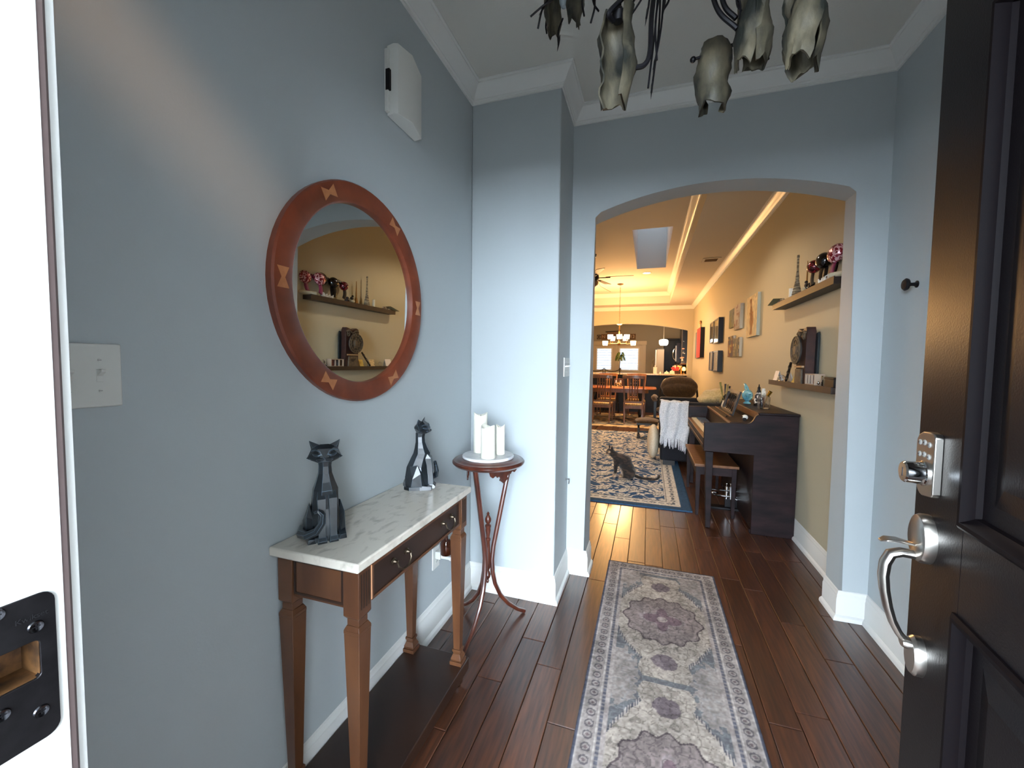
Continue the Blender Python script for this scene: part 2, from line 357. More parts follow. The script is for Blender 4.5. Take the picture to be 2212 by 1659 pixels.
# baseboards and crown mouldings
BB = [(0,0),(.029,0),(.029,.010),(.026,.019),(.018,.026),(.0145,.028),(.0145,.118),(.011,.126),(.011,.138),(.007,.146),(.005,.156),(0,.160)]
def base(name, *segs, mt=white):
    m = M()
    for s in segs: m.mould(BB, *s)
    return struct(name, m, mt, smooth=25)
base('baseboard_left', ((-1.025,.2),(-1.025,2.28),(1,0),0,1))
base('baseboard_corner', ((-1.025,2.28),(-.49,2.28),(0,-1),1,-1), ((-.49,2.28),(-.49,2.665),(1,0),-1,1))
base('baseboard_arch', ((-.49,2.665),(AX0,2.665),(0,-1),1,-1), ((AX0,2.665),(AX0,2.84),(1,0),-1,0), ((AX1,2.665),(1.165,2.665),(0,-1),-1,1), ((AX1,2.84),(AX1,2.665),(-1,0),0,-1))
base('baseboard_right', ((1.165,2.665),(1.165,.2),(-1,0),1,0))
base('baseboard_living', ((1.165,12.45),(1.165,2.84),(-1,0),1,0), ((BX1,12.45),(1.165,12.45),(0,-1),0,1))
def CR(zc, h=.095, d=.075):
    return [(0,zc-h),(.010,zc-h),(.010,zc-h*.87),(.017,zc-h*.83),(.017,zc-h*.77),(.024,zc-h*.72),(.034,zc-h*.55),(.046,zc-h*.38),(.058,zc-h*.24),(.066,zc-h*.18),(.066,zc-h*.1),(d,zc-h*.06),(d,zc),(0,zc)]
c1 = CR(3.0)
struct('trim_1', M().mould(c1, (-1.025,.2),(-1.025,2.28),(1,0),0,1), white, smooth=25)
struct('trim_2', M().mould(c1, (-1.025,2.28),(-.49,2.28),(0,-1),1,-1).mould(c1, (-.49,2.28),(-.49,2.665),(1,0),-1,1), white, smooth=25)
struct('trim_3', M().mould(c1, (-.49,2.665),(1.165,2.665),(0,-1),1,1), white, smooth=25)
struct('trim_4', M().mould(c1, (1.165,2.665),(1.165,.2),(-1,0),1,0), white, smooth=25)
c2 = CR(3.05, .10, .08)
struct('trim_5', M().mould(c2, (1.165,12.45),(1.165,2.84),(-1,0),1,0), white, smooth=25)
struct('trim_6', M().mould(c2, (-3.4,12.45),(1.165,12.45),(0,-1),1,1), white, smooth=25)
c3 = CR(TZ, .10, .08)
struct('trim_7', M().mould(c3, (TX1,TY1),(TX1,TY0),(-1,0),1,1), white, smooth=25)
struct('trim_8', M().mould(c3, (TX0,TY1),(TX1,TY1),(0,-1),1,1), white, smooth=25)

# ------------------------------------------------------------------ open front door
hx, hy, th = .44, .18, rad(7)
DM = Matrix.Translation((hx,hy,0)) @ Matrix(((math.sin(th), -math.cos(th), 0, 0), (math.cos(th), math.sin(th), 0, 0), (0,0,1,0), (0,0,0,1)))
# local: x = along the door from the hinge, y = outwards from its outer face, z up
def dm(m): return m.xf(0, DM)
L = .922
rails = [(.012,.25),(.955,1.125),(2.0,2.22)]
m = M().box(.0,-.044,.012,.185,0,2.22).box(L-.182,-.044,.012,L,0,2.22)
for z0, z1 in rails: m.box(.185,-.044,z0,L-.182,0,z1)
door = single('door_1', dm(m), door_paint, kind='structure', bev=.001)
door['label'] = 'open dark brown panelled front door with nickel lock and handle'
PF = [(0,-.030),(.0,.004),(.006,.0085),(.013,.0085),(.017,.003),(.021,-.002),(.026,-.006),(.028,-.016)]
for z0, z1 in ((1.125,2.0),(.25,.955)):
    x0, x1 = .185, L-.182
    pn = part('panel', dm(M().rings([[(x0,-.030,z0),(x1,-.030,z0),(x1,-.030,z1),(x0,-.030,z1)],[(x0,-.014,z0),(x1,-.014,z0),(x1,-.014,z1),(x0,-.014,z1)],
        [(x0+.05,-.014,z0+.05),(x1-.05,-.014,z0+.05),(x1-.05,-.014,z1-.05),(x0+.05,-.014,z1-.05)],[(x0+.085,-.006,z0+.085),(x1-.085,-.006,z0+.085),(x1-.085,-.006,z1-.085),(x0+.085,-.006,z1-.085)]])), door_paint, door, smooth=0)
    rg = [[(x0-.008+d,y,z0-.008+d),(x1+.008-d,y,z0-.008+d),(x1+.008-d,y,z1+.008-d),(x0-.008+d,y,z1+.008-d)] for d, y in PF]
    part('moulding', dm(M().rings(rg, cap=False)), mould_paint, door, smooth=20)
# keypad deadbolt
kc = .857
kpoly = [(kc-.036,1.152),(kc-.030,1.146)]+[(kc+.034*math.cos(rad(t)), 1.168+.028*math.sin(rad(t))) for t in range(-80,-20,15)]+[(kc+.038,1.175),(kc+.038,1.252),(kc+.030,1.262),(kc+.012,1.270),(kc-.012,1.272),(kc-.030,1.270),(kc-.036,1.264)]
kp = part('keypad_lock', dm(M().prism(kpoly, 'y', -.001, .013)), nickel, door, bev=.002, label='satin nickel keypad deadbolt')
ky = Matrix.Rotation(rad(-90),4,'X')
def disc(x, z, prof, n=24, sx=1, sy=1):
    q = M().lathe(prof, n=n, sx=sx, sy=sy); q.xf(0, DM @ Matrix.Translation((x,0,z)) @ ky); return q
btn = mat('grey_button', (112,110,106), .5)
for i in range(3):
    for j in range(2):
        bx, bz = kc-.017+.019*i, 1.249-.024*j-.002*abs(i-1)
        b = part('button', disc(bx, bz, [(.001,.012),(.0055,.012),(.0055,.0145),(.004,.0155),(.001,.0155)], 14), btn, kp)
        part('button_mark', disc(bx, bz, [(.0005,.015),(.0018,.015),(.0018,.0159),(.0005,.0159)], 8), black_iron, kp)
part('cylinder', disc(kc, 1.187, [(.001,.012),(.025,.012),(.025,.016),(.0225,.018),(.0215,.043),(.019,.046),(.001,.046)], 32), chrome, kp)
part('keyhole', dm(M().box(kc-.0012,.045,1.178,kc+.0012,.0466,1.196)), black_iron, kp)
# handle set
hs = part('handle_set', disc(kc, 1.054, [(.001,-.001),(.046,-.001),(.046,.012),(.043,.018),(.036,.021),(.001,.021)], 36, .86, 1.08), nickel, door, label='satin nickel handle set with curved grip')
part('thumb_latch', dm(M().rings([[(kc-.005,.018,1.036),(kc+.005,.018,1.036),(kc+.005,.018,1.041),(kc-.005,.018,1.041)],[(kc-.012,.048,1.041),(kc+.012,.048,1.041),(kc+.012,.048,1.046),(kc-.012,.048,1.046)],
    [(kc-.014,.066,1.040),(kc+.014,.066,1.040),(kc+.014,.066,1.044),(kc-.014,.066,1.044)],[(kc-.007,.076,1.036),(kc+.007,.076,1.036),(kc+.007,.076,1.039),(kc-.007,.076,1.039)]])), nickel, hs, bev=.0015)
gp = [(kc,.018,1.018),(kc,.040,1.019),(kc,.056,1.012),(kc,.064,.992),(kc,.066,.965),(kc,.063,.935),(kc,.056,.900),(kc,.047,.870),(kc,.036,.848),(kc,.026,.836),(kc,.018,.832)]
q = M().tube(gp, [.011,.012,.0125,.0125,.012,.0115,.0105,.0095,.009,.009,.009], 12, flat=.8); part('grip', dm(q), nickel, hs)
part('lower_mount', disc(kc, .808, [(.001,-.001),(.030,-.001),(.030,.012),(.026,.018),(.001,.018)], 32, .95, 1.35), nickel, hs)
part('lower_boss', disc(kc, .832, [(.001,.012),(.013,.012),(.014,.026),(.011,.032),(.001,.032)], 20, 1.15, .8), nickel, hs)
for z in (.25, 1.12, 2.0):
    part('hinge', dm(M().cyl((.0,-.05,z-.05),(.0,-.05,z+.05),.007)), nickel, door)

def at(px, py, X=None, Y=None, Z=None):
    """where the sight line of a measured photo point meets a plane of the room"""
    d = f + r2*((px-1106)/881.79) - u2*((py-829.5)/881.79)
    t = X/d.x if X is not None else Y/d.y if Y is not None else (Z-1.4)/d.z
    return Vector((0,0,1.4))+d*t

# ------------------------------------------------------------------ console table
T = thing('console_table', 'narrow walnut console table with a cream marble top below the round mirror', 'console table', (-.87,1.23,0))
part('marble_top', M().box(-1.022,.868,.836,-.712,1.597,.863), marble, T, bev=.005, seg=3)
m = M().box(-.995,.895,.716,-.735,1.565,.834)
part('apron', m, walnut, T, bev=.002)
part('apron_panel', M().box(-.945,.890,.733,-.785,.896,.823), walnut, T, bev=.002)
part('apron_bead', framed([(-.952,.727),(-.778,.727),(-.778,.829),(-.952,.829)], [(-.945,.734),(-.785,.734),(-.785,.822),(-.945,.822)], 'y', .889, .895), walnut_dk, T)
for lx, ly in ((-.982,.912),(-.750,.912),(-.982,1.550),(-.750,1.550)):
    c = lambda z: (lx, ly, z)
    m = M().box(lx-.026,ly-.026,.700,lx+.026,ly+.026,.835)
    for z0, h0, z1, h1 in ((.700,.026,.692,.020),(.692,.019,.672,.019),(.672,.020,.660,.026),(.660,.026,.650,.026),(.650,.0255,.165,.0145),(.165,.019,.155,.019),(.155,.017,.145,.015),(.145,.016,.125,.024),(.125,.024,.115,.021),(.115,.027,.100,.027)):
        m.taper(c(z0),(h0,h0),c(z1),(h1,h1))
    lg = part('leg', m, walnut, T, bev=.0012)
    if lx > -.9:
        q = M()
        for i in range(4): q.box(lx+.0255, ly-.018+.0105*i, .722, lx+.0275, ly-.0135+.0105*i, .820)
        part('fluting', q, walnut_dk, lg)
        q = M().box(lx+.0215,ly-.012,.56,lx+.0235,ly+.012,.62)
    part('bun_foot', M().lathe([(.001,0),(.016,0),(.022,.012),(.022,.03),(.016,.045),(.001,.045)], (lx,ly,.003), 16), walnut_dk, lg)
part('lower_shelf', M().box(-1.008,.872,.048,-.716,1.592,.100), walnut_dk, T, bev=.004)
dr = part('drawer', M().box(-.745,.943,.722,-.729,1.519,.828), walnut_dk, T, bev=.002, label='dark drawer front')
part('drawer_bead', framed([(.943,.722),(1.519,.722),(1.519,.828),(.943,.828)], [(.953,.731),(1.509,.731),(1.509,.819),(.953,.819)], 'x', -.729, -.7255), walnut, dr, bev=.001)
part('bare_wood_strip', M().box(-.7275,.938,.728,-.7235,.9425,.826), mat('bare_wood', (214,158,118), .5), dr)
for yc in (1.085, 1.40):
    for s in (-.036, .036):
        q = M().lathe([(.001,0),(.011,0),(.011,.002),(.007,.004),(.004,.012),(.0055,.016),(.001,.018)], n=16)
        q.xf(0, Matrix.Translation((-.727,yc+s,.786)) @ Matrix.Rotation(rad(90),4,'Y')); part('handle_post', q, pewter, dr)
    part('bail_handle', M().tube([(-.712,yc-.036,.785),(-.708,yc-.034,.770),(-.706,yc-.020,.756),(-.706,yc,.751),(-.706,yc+.020,.756),(-.708,yc+.034,.770),(-.712,yc+.036,.785)], [.0028]*2+[.003]*3+[.0028]*2, 8), pewter, dr)

# ------------------------------------------------------------------ faceted cat statues
def statue(loc, rz, sx, label, turn):
    m = M()
    m.hull([(a*.058,b,z) for z in (0,.014) for a, b in ((-.8,-.045),(.8,-.045),(1,0),(1,.045),(.6,.07),(-.6,.07),(-1,.045),(-1,0))])
    R = [(.010,.012,.050,.058),(.045,.014,.052,.058),(.092,.014,.044,.050),(.130,.002,.041,.043),(.150,-.006,.040,.040),(.172,-.002,.031,.030),(.196,.001,.0225,.0225),(.218,.002,.0205,.021),(.236,.0,.023,.023)]
    m.rings([[(rx*math.cos(rad(22.5+45*a)), cy+ry*math.sin(rad(22.5+45*a)), z) for a in range(8)] for z, cy, rx, ry in R])
    hd = len(m.v)
    m.hull([(s*x,y,z) for s in (1,-1) for x, y, z in ((.052,-.012,.248),(.040,-.012,.238),(.036,.004,.279),(.030,.020,.258),(.012,.026,.262),(.020,-.030,.234),(.010,-.040,.238),(.012,-.041,.250),(.022,-.027,.274),(.012,-.012,.286),(.020,.012,.236))])
    for s in (1,-1):
        m.hull([(s*.036,-.006,.276),(s*.014,-.010,.284),(s*.026,.012,.272),(s*.040,.004,.266),(s*.047,-.004,.298)])
        m.hull([(s*.033,-.010,.279),(s*.021,-.0125,.283),(s*.044,-.0075,.294)])
        m.tube([(s*.036,-.021,.259),(s*.028,-.030,.2565),(s*.018,-.036,.256),(s*.010,-.0375,.260)], [.002,.0038,.0038,.002], 6)
        m.tube([(s*.040,-.018,.268),(s*.028,-.026,.272),(s*.014,-.034,.268),(s*.007,-.038,.256)], [.0012,.0022,.0024,.0016], 6)
        m.ell((s*.013,-.038,.245), (.013,.008,.0065), 8, 6)
        m.hull([(s*.046,-.014,.252),(s*.056,-.008,.246),(s*.044,-.022,.243),(s*.040,-.008,.238)])
    m.hull([(-.005,-.044,.253),(.005,-.044,.253),(0,-.048,.249),(0,-.040,.244)])
    m.xf(hd, Matrix.Rotation(rad(turn),4,'Z'))
    for s in (1,-1):
        m.rings([[(s*.017+a*w,-.030+b*d+off,z) for a, b in ((-1,-1),(1,-1),(1,1),(-1,1))] for z, w, d, off in ((.158,.008,.008,.016),(.128,.0125,.013,-.004),(.10,.0115,.012,-.010),(.05,.0105,.011,-.014),(.012,.010,.011,-.016))])
        m.hull([(s*.017+a*.014,b,z) for a, b, z in ((-1,-.036,0),(1,-.036,0),(-1,-.062,0),(1,-.062,0),(-.9,-.066,.008),(.9,-.066,.008),(-.8,-.058,.017),(.8,-.058,.017),(-.8,-.040,.018),(.8,-.040,.018))])
        m.hull([(s*x,y,z) for x, y, z in ((.040,.060,.012),(.030,.066,.055),(.044,.044,.098),(.048,.010,.104),(.058,-.004,.070),(.060,.006,.030),(.060,-.010,.014),(.044,-.022,.012),(.066,.030,.050),(.066,.036,.018),(.040,-.014,.062))])
        m.hull([(s*x,y,z) for x, y, z in ((.034,.0,0),(.062,.0,0),(.034,-.050,0),(.058,-.050,0),(.038,-.052,.014),(.056,-.050,.014),(.036,0,.020),(.060,0,.020))])
    m.tube([(sx*q[0],q[1],q[2]) for q in ((.01,.066,.016),(-.036,.066,.018),(-.066,.036,.020),(-.074,-.006,.022),(-.060,-.044,.027),(-.034,-.066,.042),(-.018,-.070,.066),(-.016,-.066,.088),(-.030,-.062,.100),(-.040,-.060,.096))], [.012,.014,.0145,.014,.013,.012,.0105,.009,.008,.005], 7)
    m.xf(0, Matrix.Translation(loc) @ Matrix.Rotation(rad(rz),4,'Z') @ Matrix.Diagonal((.92,.95,1,1)))
    o = single('cat_statue', m, statue_mat, label, 'statue', 'black cat statues on the console table', smooth=0)
    o.data.materials.append(rub); bevel(o, .0013, 1, 1)
statue((-.925,.985,.8632), 50, 1, 'black faceted seated cat statue at the near end of the marble table', -8)
statue((-.912,1.515,.8632), 116, -1, 'black faceted seated cat statue at the far end of the marble table', -14)

# ------------------------------------------------------------------ plant stand with candles
cx, cy = -.775, 1.955
P_ = thing('plant_stand', 'tall round mahogany plant stand with three bowed legs in the corner', 'plant stand', (cx,cy,0))
part('top', M().lathe([(.001,.868),(.160,.868),(.176,.874),(.186,.884),(.187,.892),(.180,.899),(.168,.899),(.160,.903),(.152,.907),(.001,.907)], (cx,cy,0), 48), mahog, P_)
for a in (50, 150, 263):
    ca, sa = math.cos(rad(a)), math.sin(rad(a))
    pr = [(.135,.872),(.112,.78),(.085,.66),(.056,.53),(.034,.43),(.026,.36),(.030,.29),(.046,.22),(.078,.15),(.130,.085),(.190,.034),(.236,.008)]
    part('leg', M().tube([(cx+q*ca,cy+q*sa,z) for q, z in pr], [.012,.0125,.0125,.0125,.0125,.0125,.0125,.012,.0115,.011,.010,.011], 10), mahog, P_)
    a2 = rad({50:-23, 150:100, 263:207}[a]); ux, uy = -math.sin(a2), math.cos(a2)
    ap = [(-.105,.870),(.105,.870),(.095,.845),(.080,.834),(.060,.842),(.048,.830),(.034,.836),(.024,.822),(.030,.812),(.014,.802),(0,.790),(-.014,.802),(-.030,.812),(-.024,.822),(-.034,.836),(-.048,.830),(-.060,.842),(-.080,.834),(-.095,.845)]
    q = M().prism(ap, 'y', -.004, .004); q.xf(0, Matrix(((ux,math.cos(a2),0,cx+.108*math.cos(a2)),(uy,math.sin(a2),0,cy+.108*math.sin(a2)),(0,0,1,0),(0,0,0,1))))
    part('carved_apron', q, mahog, P_, bev=.001)
part('spindle', M().lathe([(.001,.235),(.006,.24),(.008,.25),(.005,.256),(.013,.268),(.017,.282),(.012,.296),(.007,.304),(.013,.32),(.015,.36),(.012,.42),(.010,.46),(.014,.468),(.014,.476),(.009,.482),(.011,.50),(.014,.52),(.013,.535),(.016,.54),(.016,.548),(.008,.554),(.016,.568),(.017,.582),(.010,.596),(.006,.602),(.008,.61),(.001,.62)], (cx,cy,0), 20), mahog, P_)
single('trivet', M().lathe([(.001,.9075),(.130,.9075),(.134,.911),(.134,.919),(.130,.922),(.001,.922)], (cx-.003,cy+.002,0), 48), marble_w, 'round white marble slab carrying the three candles', 'slab')
def candle(x, y, rr, h, ph, label):
    z0 = .9222; n = 28; rim = [h+.008*math.sin(2*(2*pi*a/n)+ph) for a in range(n)]
    def ring(q, zf): return [(x+q*math.cos(2*pi*a/n), y+q*math.sin(2*pi*a/n), z0+zf(a)) for a in range(n)]
    m = M().rings([ring(rr*.99, lambda a: 0), ring(rr, lambda a: .004), ring(rr*.99, lambda a: rim[a]-.003), ring(rr*.94, lambda a: rim[a]), ring(rr*.84, lambda a: rim[a]-.002), ring(rr*.6, lambda a: h-.014), ring(rr*.2, lambda a: h-.018)])
    o = thing('pillar_candle', label, 'candle', (x,y,z0), 0, 'pillar candles on the marble slab')
    part('wax_body', m, wax, o, smooth=45); part('wick', M().cyl((x,y,z0+h-.02),(x+.001,y,z0+h-.006),.0012,n=6), black_iron, o)
candle(-.838, 1.995, .0365, .205, .6, 'tallest ivory pillar candle, at the back of the marble slab')
candle(-.750, 1.885, .0365, .160, 2.2, 'wide medium ivory pillar candle at the front of the marble slab')
candle(-.722, 1.985, .0235, .150, 1.2, 'thinnest ivory candle, on the right of the marble slab')

# ------------------------------------------------------------------ round mirror (hangs a little tilted)
mc = Vector((-1.021,1.263,1.638))
R_ = thing('wall_mirror', 'round mirror in a reddish wood frame with bow-tie inlays on the grey wall', 'mirror', mc)
def ringprof(prof, n=72): return M().rings([[(p[1], p[0]*math.cos(2*pi*a/n), p[0]*math.sin(2*pi*a/n)) for a in range(n)] for p in prof], closed=True)
ml = Matrix.Translation(mc) @ Matrix.Rotation(rad(0),4,'Z')
def mm(q): return q.xf(0, ml)
part('frame', mm(ringprof([(.385,.002),(.386,.024),(.381,.030),(.322,.030),(.316,.026),(.314,.012),(.330,.002)])), cherry, R_, smooth=40)
part('mirror_glass', mm(M().rings([[(x,.318*math.cos(2*pi*a/72),.318*math.sin(2*pi*a/72)) for a in range(72)] for x in (.004,.012)])), mat('mirror_silver', (226,228,224), .008, 1), R_, smooth=30)
for a in range(6):
    t = rad(60*a); q = M().prism([(-.030,-.020),(.000,-.006),(.030,-.020),(.030,.020),(.000,.006),(-.030,.020)], 'x', .0285, .0308)
    q.xf(0, ml @ Matrix.Rotation(t,4,'X') @ Matrix.Translation((0,.351,0)) @ Matrix.Rotation(rad(90),4,'X'))
    part('bow_tie_inlay', q, maple, R_)
R_.rotation_euler = (0, rad(1.0), rad(-.75))

# ------------------------------------------------------------------ small wall fittings
B = thing('door_chime', 'white plastic door chime box high on the grey wall above the mirror', 'door chime', (-1.025,1.54,2.38))
part('cover', M().prism([(-1.022,1.445),(-.990,1.440),(-.972,1.446),(-.952,1.520),(-.982,1.640),(-1.022,1.646)], 'z', 2.385, 2.655), white_pl, B, bev=.002)
part('base', M().box(-1.0248,1.43,2.395,-1.008,1.645,2.635), white_pl, B, bev=.002)
part('speaker_slot', M().box(-1.018,1.4285,2.475,-1.0005,1.4405,2.555), black_iron, B)
def plate(name, label, corner, ax, w, h, gangs, rows=True):
    """corner = centre of the plate on the wall, ax = outward normal (+X walls only)"""
    x, y, z = corner
    o = thing(name, label, 'switch', corner)
    part('cover_plate', M().box(x,y-w/2,z-h/2,x+.006,y+w/2,z+h/2), white_pl, o, bev=.002)
    for i in range(gangs):
        yy = y-w/2+w*(i+.5)/gangs if gangs != 2 else y-.023+.046*i
        s = part('switch_frame', M().box(x+.005,yy-.0055,z-.0125,x+.0068,yy+.0055,z+.0125), white_pl, o, bev=.0005)
        part('toggle', M().rings([[(x+.005,yy-.0042,z-.002),(x+.005,yy+.0042,z-.002),(x+.005,yy+.0042,z+.008),(x+.005,yy-.0042,z+.008)],[(x+.019,yy-.0036,z+.007),(x+.019,yy+.0036,z+.007),(x+.019,yy+.0036,z+.012),(x+.019,yy-.0036,z+.012)]]), white_pl, s, bev=.0006)
        for dz in (.0301,-.0301):
            q = M().lathe([(.0005,0),(.0032,0),(.0028,.0012),(.0005,.0016)], n=12); q.xf(0, Matrix.Translation((x+.006,yy,z+dz)) @ Matrix.Rotation(rad(90),4,'Y'))
            k = part('screw', q, white_pl, o); part('screw_slot', M().box(x+.0072,yy-.0028,z+dz-.0004,x+.0078,yy+.0028,z+dz+.0004), mat('slot_shadow', (70,70,70), .8), o)
plate('light_switch', 'white two toggle light switch plate beside the entrance door frame', (-1.025,.480,1.366), 'x', .117, .124, 2)
plate('light_switch', 'white four toggle switch plate on the narrow side wall before the archway', (-.49,2.545,1.375), 'x', .17, .117, 4)
o = thing('wall_outlet', 'white wall outlet behind the console table', 'outlet', (-1.025,1.845,.385))
part('cover_plate', M().box(-1.025,1.81,.328,-1.019,1.88,.442), white_pl, o, bev=.002)
for dz in (-.02,.02):
    s = part('socket', M().prism(rrect(1.832,1.858,.385+dz-.013,.385+dz+.013,.008), 'x', -1.02, -1.0165), white_pl, o)
    part('slot', M().box(-1.0168,1.838,.385+dz-.005,-1.0158,1.840,.385+dz+.005).box(-1.0168,1.850,.385+dz-.005,-1.0158,1.852,.385+dz+.005), black_iron, s)
o = thing('air_freshener', 'plug-in air freshener with an amber bottle in the outlet behind the table', 'air freshener', (-.985,1.845,.40))
part('plug_body', M().box(-1.0155,1.825,.385,-.985,1.865,.425).box(-.99,1.832,.388,-.925,1.858,.404).ell((-.930,1.845,.392),(.016,.016,.012),14,8), white_pl, o, bev=.003)
part('bottle', M().lathe([(.001,.408),(.026,.410),(.030,.416),(.030,.470),(.024,.484),(.010,.490),(.010,.505),(.001,.505)], (-.962,1.845,0), 24), mat('amber_glass', (92,44,24), .08, trans=.7), o)
o = thing('wall_hook', 'small round black knob hook on the right wall beside the open door', 'hook', (1.165,2.40,1.782))
q = M().lathe([(.001,0),(.016,0),(.016,.003),(.009,.006),(.0075,.020),(.010,.030),(.026,.036),(.0285,.043),(.022,.050),(.001,.053)], n=24, sy=1.0)
q.xf(0, Matrix.Translation((1.165,2.395,1.782)) @ Matrix.Rotation(rad(-90),4,'Y')); part('knob', q, black_iron, o)
o = thing('wall_stud', 'tiny shiny metal catch low on the narrow side wall before the archway', 'catch', (-.49,2.60,.646))
q = M().lathe([(.001,0),(.012,0),(.012,.003),(.005,.006),(.005,.018),(.008,.022),(.001,.026)], n=14); q.xf(0, Matrix.Translation((-.49,2.60,.648)) @ Matrix.Rotation(rad(90),4,'Y'))
part('catch_post', q, chrome, o); part('catch_arm', M().tube([(-.47,2.60,.65),(-.468,2.596,.632),(-.470,2.60,.618)], .0035, 6), chrome, o)

# ------------------------------------------------------------------ runner rug
def colour_grid(name, x0, x1, y0, y1, z, nx, ny, fn, mt, label, cat, rot=0):
    xs = np.linspace(x0,x1,nx); ys = np.linspace(y0,y1,ny)
    X, Y = np.meshgrid(xs, ys); Zz = np.full_like(X, z)
    Zz[0,:] = Zz[-1,:] = .0004; Zz[:,0] = Zz[:,-1] = .0004
    X[:,1] = X[:,0]; X[:,-2] = X[:,-1]; Y[1,:] = Y[0,:]; Y[-2,:] = Y[-1,:]
    cx, cy = (x0+x1)/2, (y0+y1)/2
    co = np.stack([X-cx,Y-cy,Zz],-1).reshape(-1,3)
    i = np.arange(nx*ny).reshape(ny,nx); q = np.stack([i[:-1,:-1],i[:-1,1:],i[1:,1:],i[1:,:-1]],-1).reshape(-1,4)
    me = D.meshes.new(name); me.vertices.add(len(co)); me.vertices.foreach_set('co', co.ravel())
    me.loops.add(q.size); me.loops.foreach_set('vertex_index', q.ravel().astype(np.int32)); me.polygons.add(len(q))
    me.polygons.foreach_set('loop_start', np.arange(0,q.size,4,dtype=np.int32)); me.update(calc_edges=True); me.validate()
    rgb = fn(X, Y).reshape(-1,3)/255.; rgb = np.where(rgb<=.04045, rgb/12.92, ((rgb+.055)/1.055)**2.4)
    a = me.color_attributes.new('col','FLOAT_COLOR','POINT'); a.data.foreach_set('color', np.concatenate([rgb,np.ones((len(rgb),1))],1).ravel())
    o = D.objects.new(name, me); C.objects.link(o); o.location = (cx,cy,0); me.materials.append(mt); o['label'] = label; o['category'] = cat
    return o
def vnoise(X, Y, s, seed=0):
    rs = np.random.RandomState(seed); G = rs.rand(256,256); x, y = X*s, Y*s; xi, yi = np.floor(x).astype(int), np.floor(y).astype(int); fx, fy = x-xi, y-yi
    fx, fy = fx*fx*(3-2*fx), fy*fy*(3-2*fy); g = lambda a, b: G[a%256,b%256]
    return (g(xi,yi)*(1-fx)+g(xi+1,yi)*fx)*(1-fy)+(g(xi,yi+1)*(1-fx)+g(xi+1,yi+1)*fx)*fy
def mixc(a, b, t): return a*(1-t[...,None])+np.array(b,float)*t[...,None]
ss = lambda e0, e1, x: np.clip((x-e0)/(e1-e0),0,1)
RX0, RX1, RY1 = -.228, .446, 2.915
def runner(X, Y):
    cxr = (RX0+RX1)/2; uu = (X-cxr); v = RY1-Y                    # v from the far end
    n1 = vnoise(X,Y,60,1); n2 = vnoise(X,Y,140,2); n3 = vnoise(X,Y,22,3)
    cream, mauve, navy_, rose = np.array((178,165,152.)), (142,127,123), (100,102,106), (128,106,108)
    c = np.broadcast_to(cream, X.shape+(3,)).copy()
    ed = np.minimum((RX1-RX0)/2-np.abs(uu), v)
    pitch_, vc0 = .94, .60
    k = np.mod(v-vc0+pitch_/2, pitch_)-pitch_/2                   # distance along from a medallion's centre
    au, ak = np.abs(uu), np.abs(k)
    wig = .012*np.sin(58*k)*np.sin(47*uu)+.010*(n3-.5)
    # stepped diamond field (cream) on navy corners with pale leaf blocks
    dia = (au/.262)**1.5+(ak/.41)**1.5+wig*2
    neck = (au < .085+.03*np.sin(ak*20)) & (ak > .22)
    infield = (dia < 1.0) | (neck & (ak < .455))
    corner = ~infield
    c[corner] = navy_
    leaf = corner & (((au-.20)/.085)**2+((ak-.44)/.15)**2+.9*(n1-.5) < 1)
    c[leaf] = (154,144,138)
    edge = (np.abs(dia-1.0) < .035) & ~neck; c[edge] = np.where((np.mod(uu*95,1)<.5)[edge][:,None], (70,72,82), (176,164,156))
    lob = np.arctan2(uu*1.25,k); rr = np.hypot(uu*1.04,k); med = rr < .200+.013*np.cos(12*lob)+.010*(n3-.5)
    c[med] = mauve
    c[(np.abs(rr-.200-.013*np.cos(12*lob)) < .0045)] = (84,72,74)
    fl = med & (rr < .095+.03*np.cos(4*lob)); c[fl] = (150,136,134)
    fl = med & (rr < .078+.026*np.cos(4*lob)); c[fl] = (112,90,96)
    c[med & (rr < .026)] = (168,152,146)
    pend = ((uu/.055)**2+((ak-.335)/.05)**2+.5*(n1-.5)) < 1; c[pend] = (118,104,108)
    sc = (np.abs(np.sin(uu*75+3*n3)*np.cos(k*64+3*n3)+(n1-.5)*.7) < .10); c[sc & ~corner] = c[sc & ~corner]*.74
    sc2 = (np.abs(np.sin(uu*52+4*n3)*np.sin(k*58)+(n1-.5)*.6) < .12); c[sc2 & corner] = c[sc2 & corner]*.6+60
    # border bands
    b = ed < .112; c[b] = (168,156,150)
    band = (ed >= .018) & (ed < .075); c[band] = (158,148,142)
    t = np.where(v < (RX1-RX0)/2-np.abs(uu), uu, v); ro = np.hypot((np.mod(t,.052)-.026), ed-.047)
    c[band & (np.abs(ro-.016) < .0035)] = (92,86,90); c[band & (ro < .007)] = (104,88,90)
    c[(ed >= .075) & (ed < .08)] = (196,184,176); c[(ed >= .084) & (ed < .098)] = (84,86,98)
    c[(ed >= .084) & (ed < .098) & (np.mod(t,.02) < .008)] = (128,122,124)
    c[(ed >= .012) & (ed < .017)] = (188,178,172); c[ed < .011] = (72,76,92)
    w = .80+.34*vnoise(X,Y,9,7)*.6+.22*(n2-.5)+.2*(n1-.5)
    return np.clip(mixc(c,(150,142,140),np.full(X.shape,.18))*w[...,None], 10, 235)
colour_grid('runner_rug', RX0, RX1, .62, RY1, .006, 152, 510, runner, vc, 'faded mauve and grey patterned runner rug leading to the archway', 'rug')

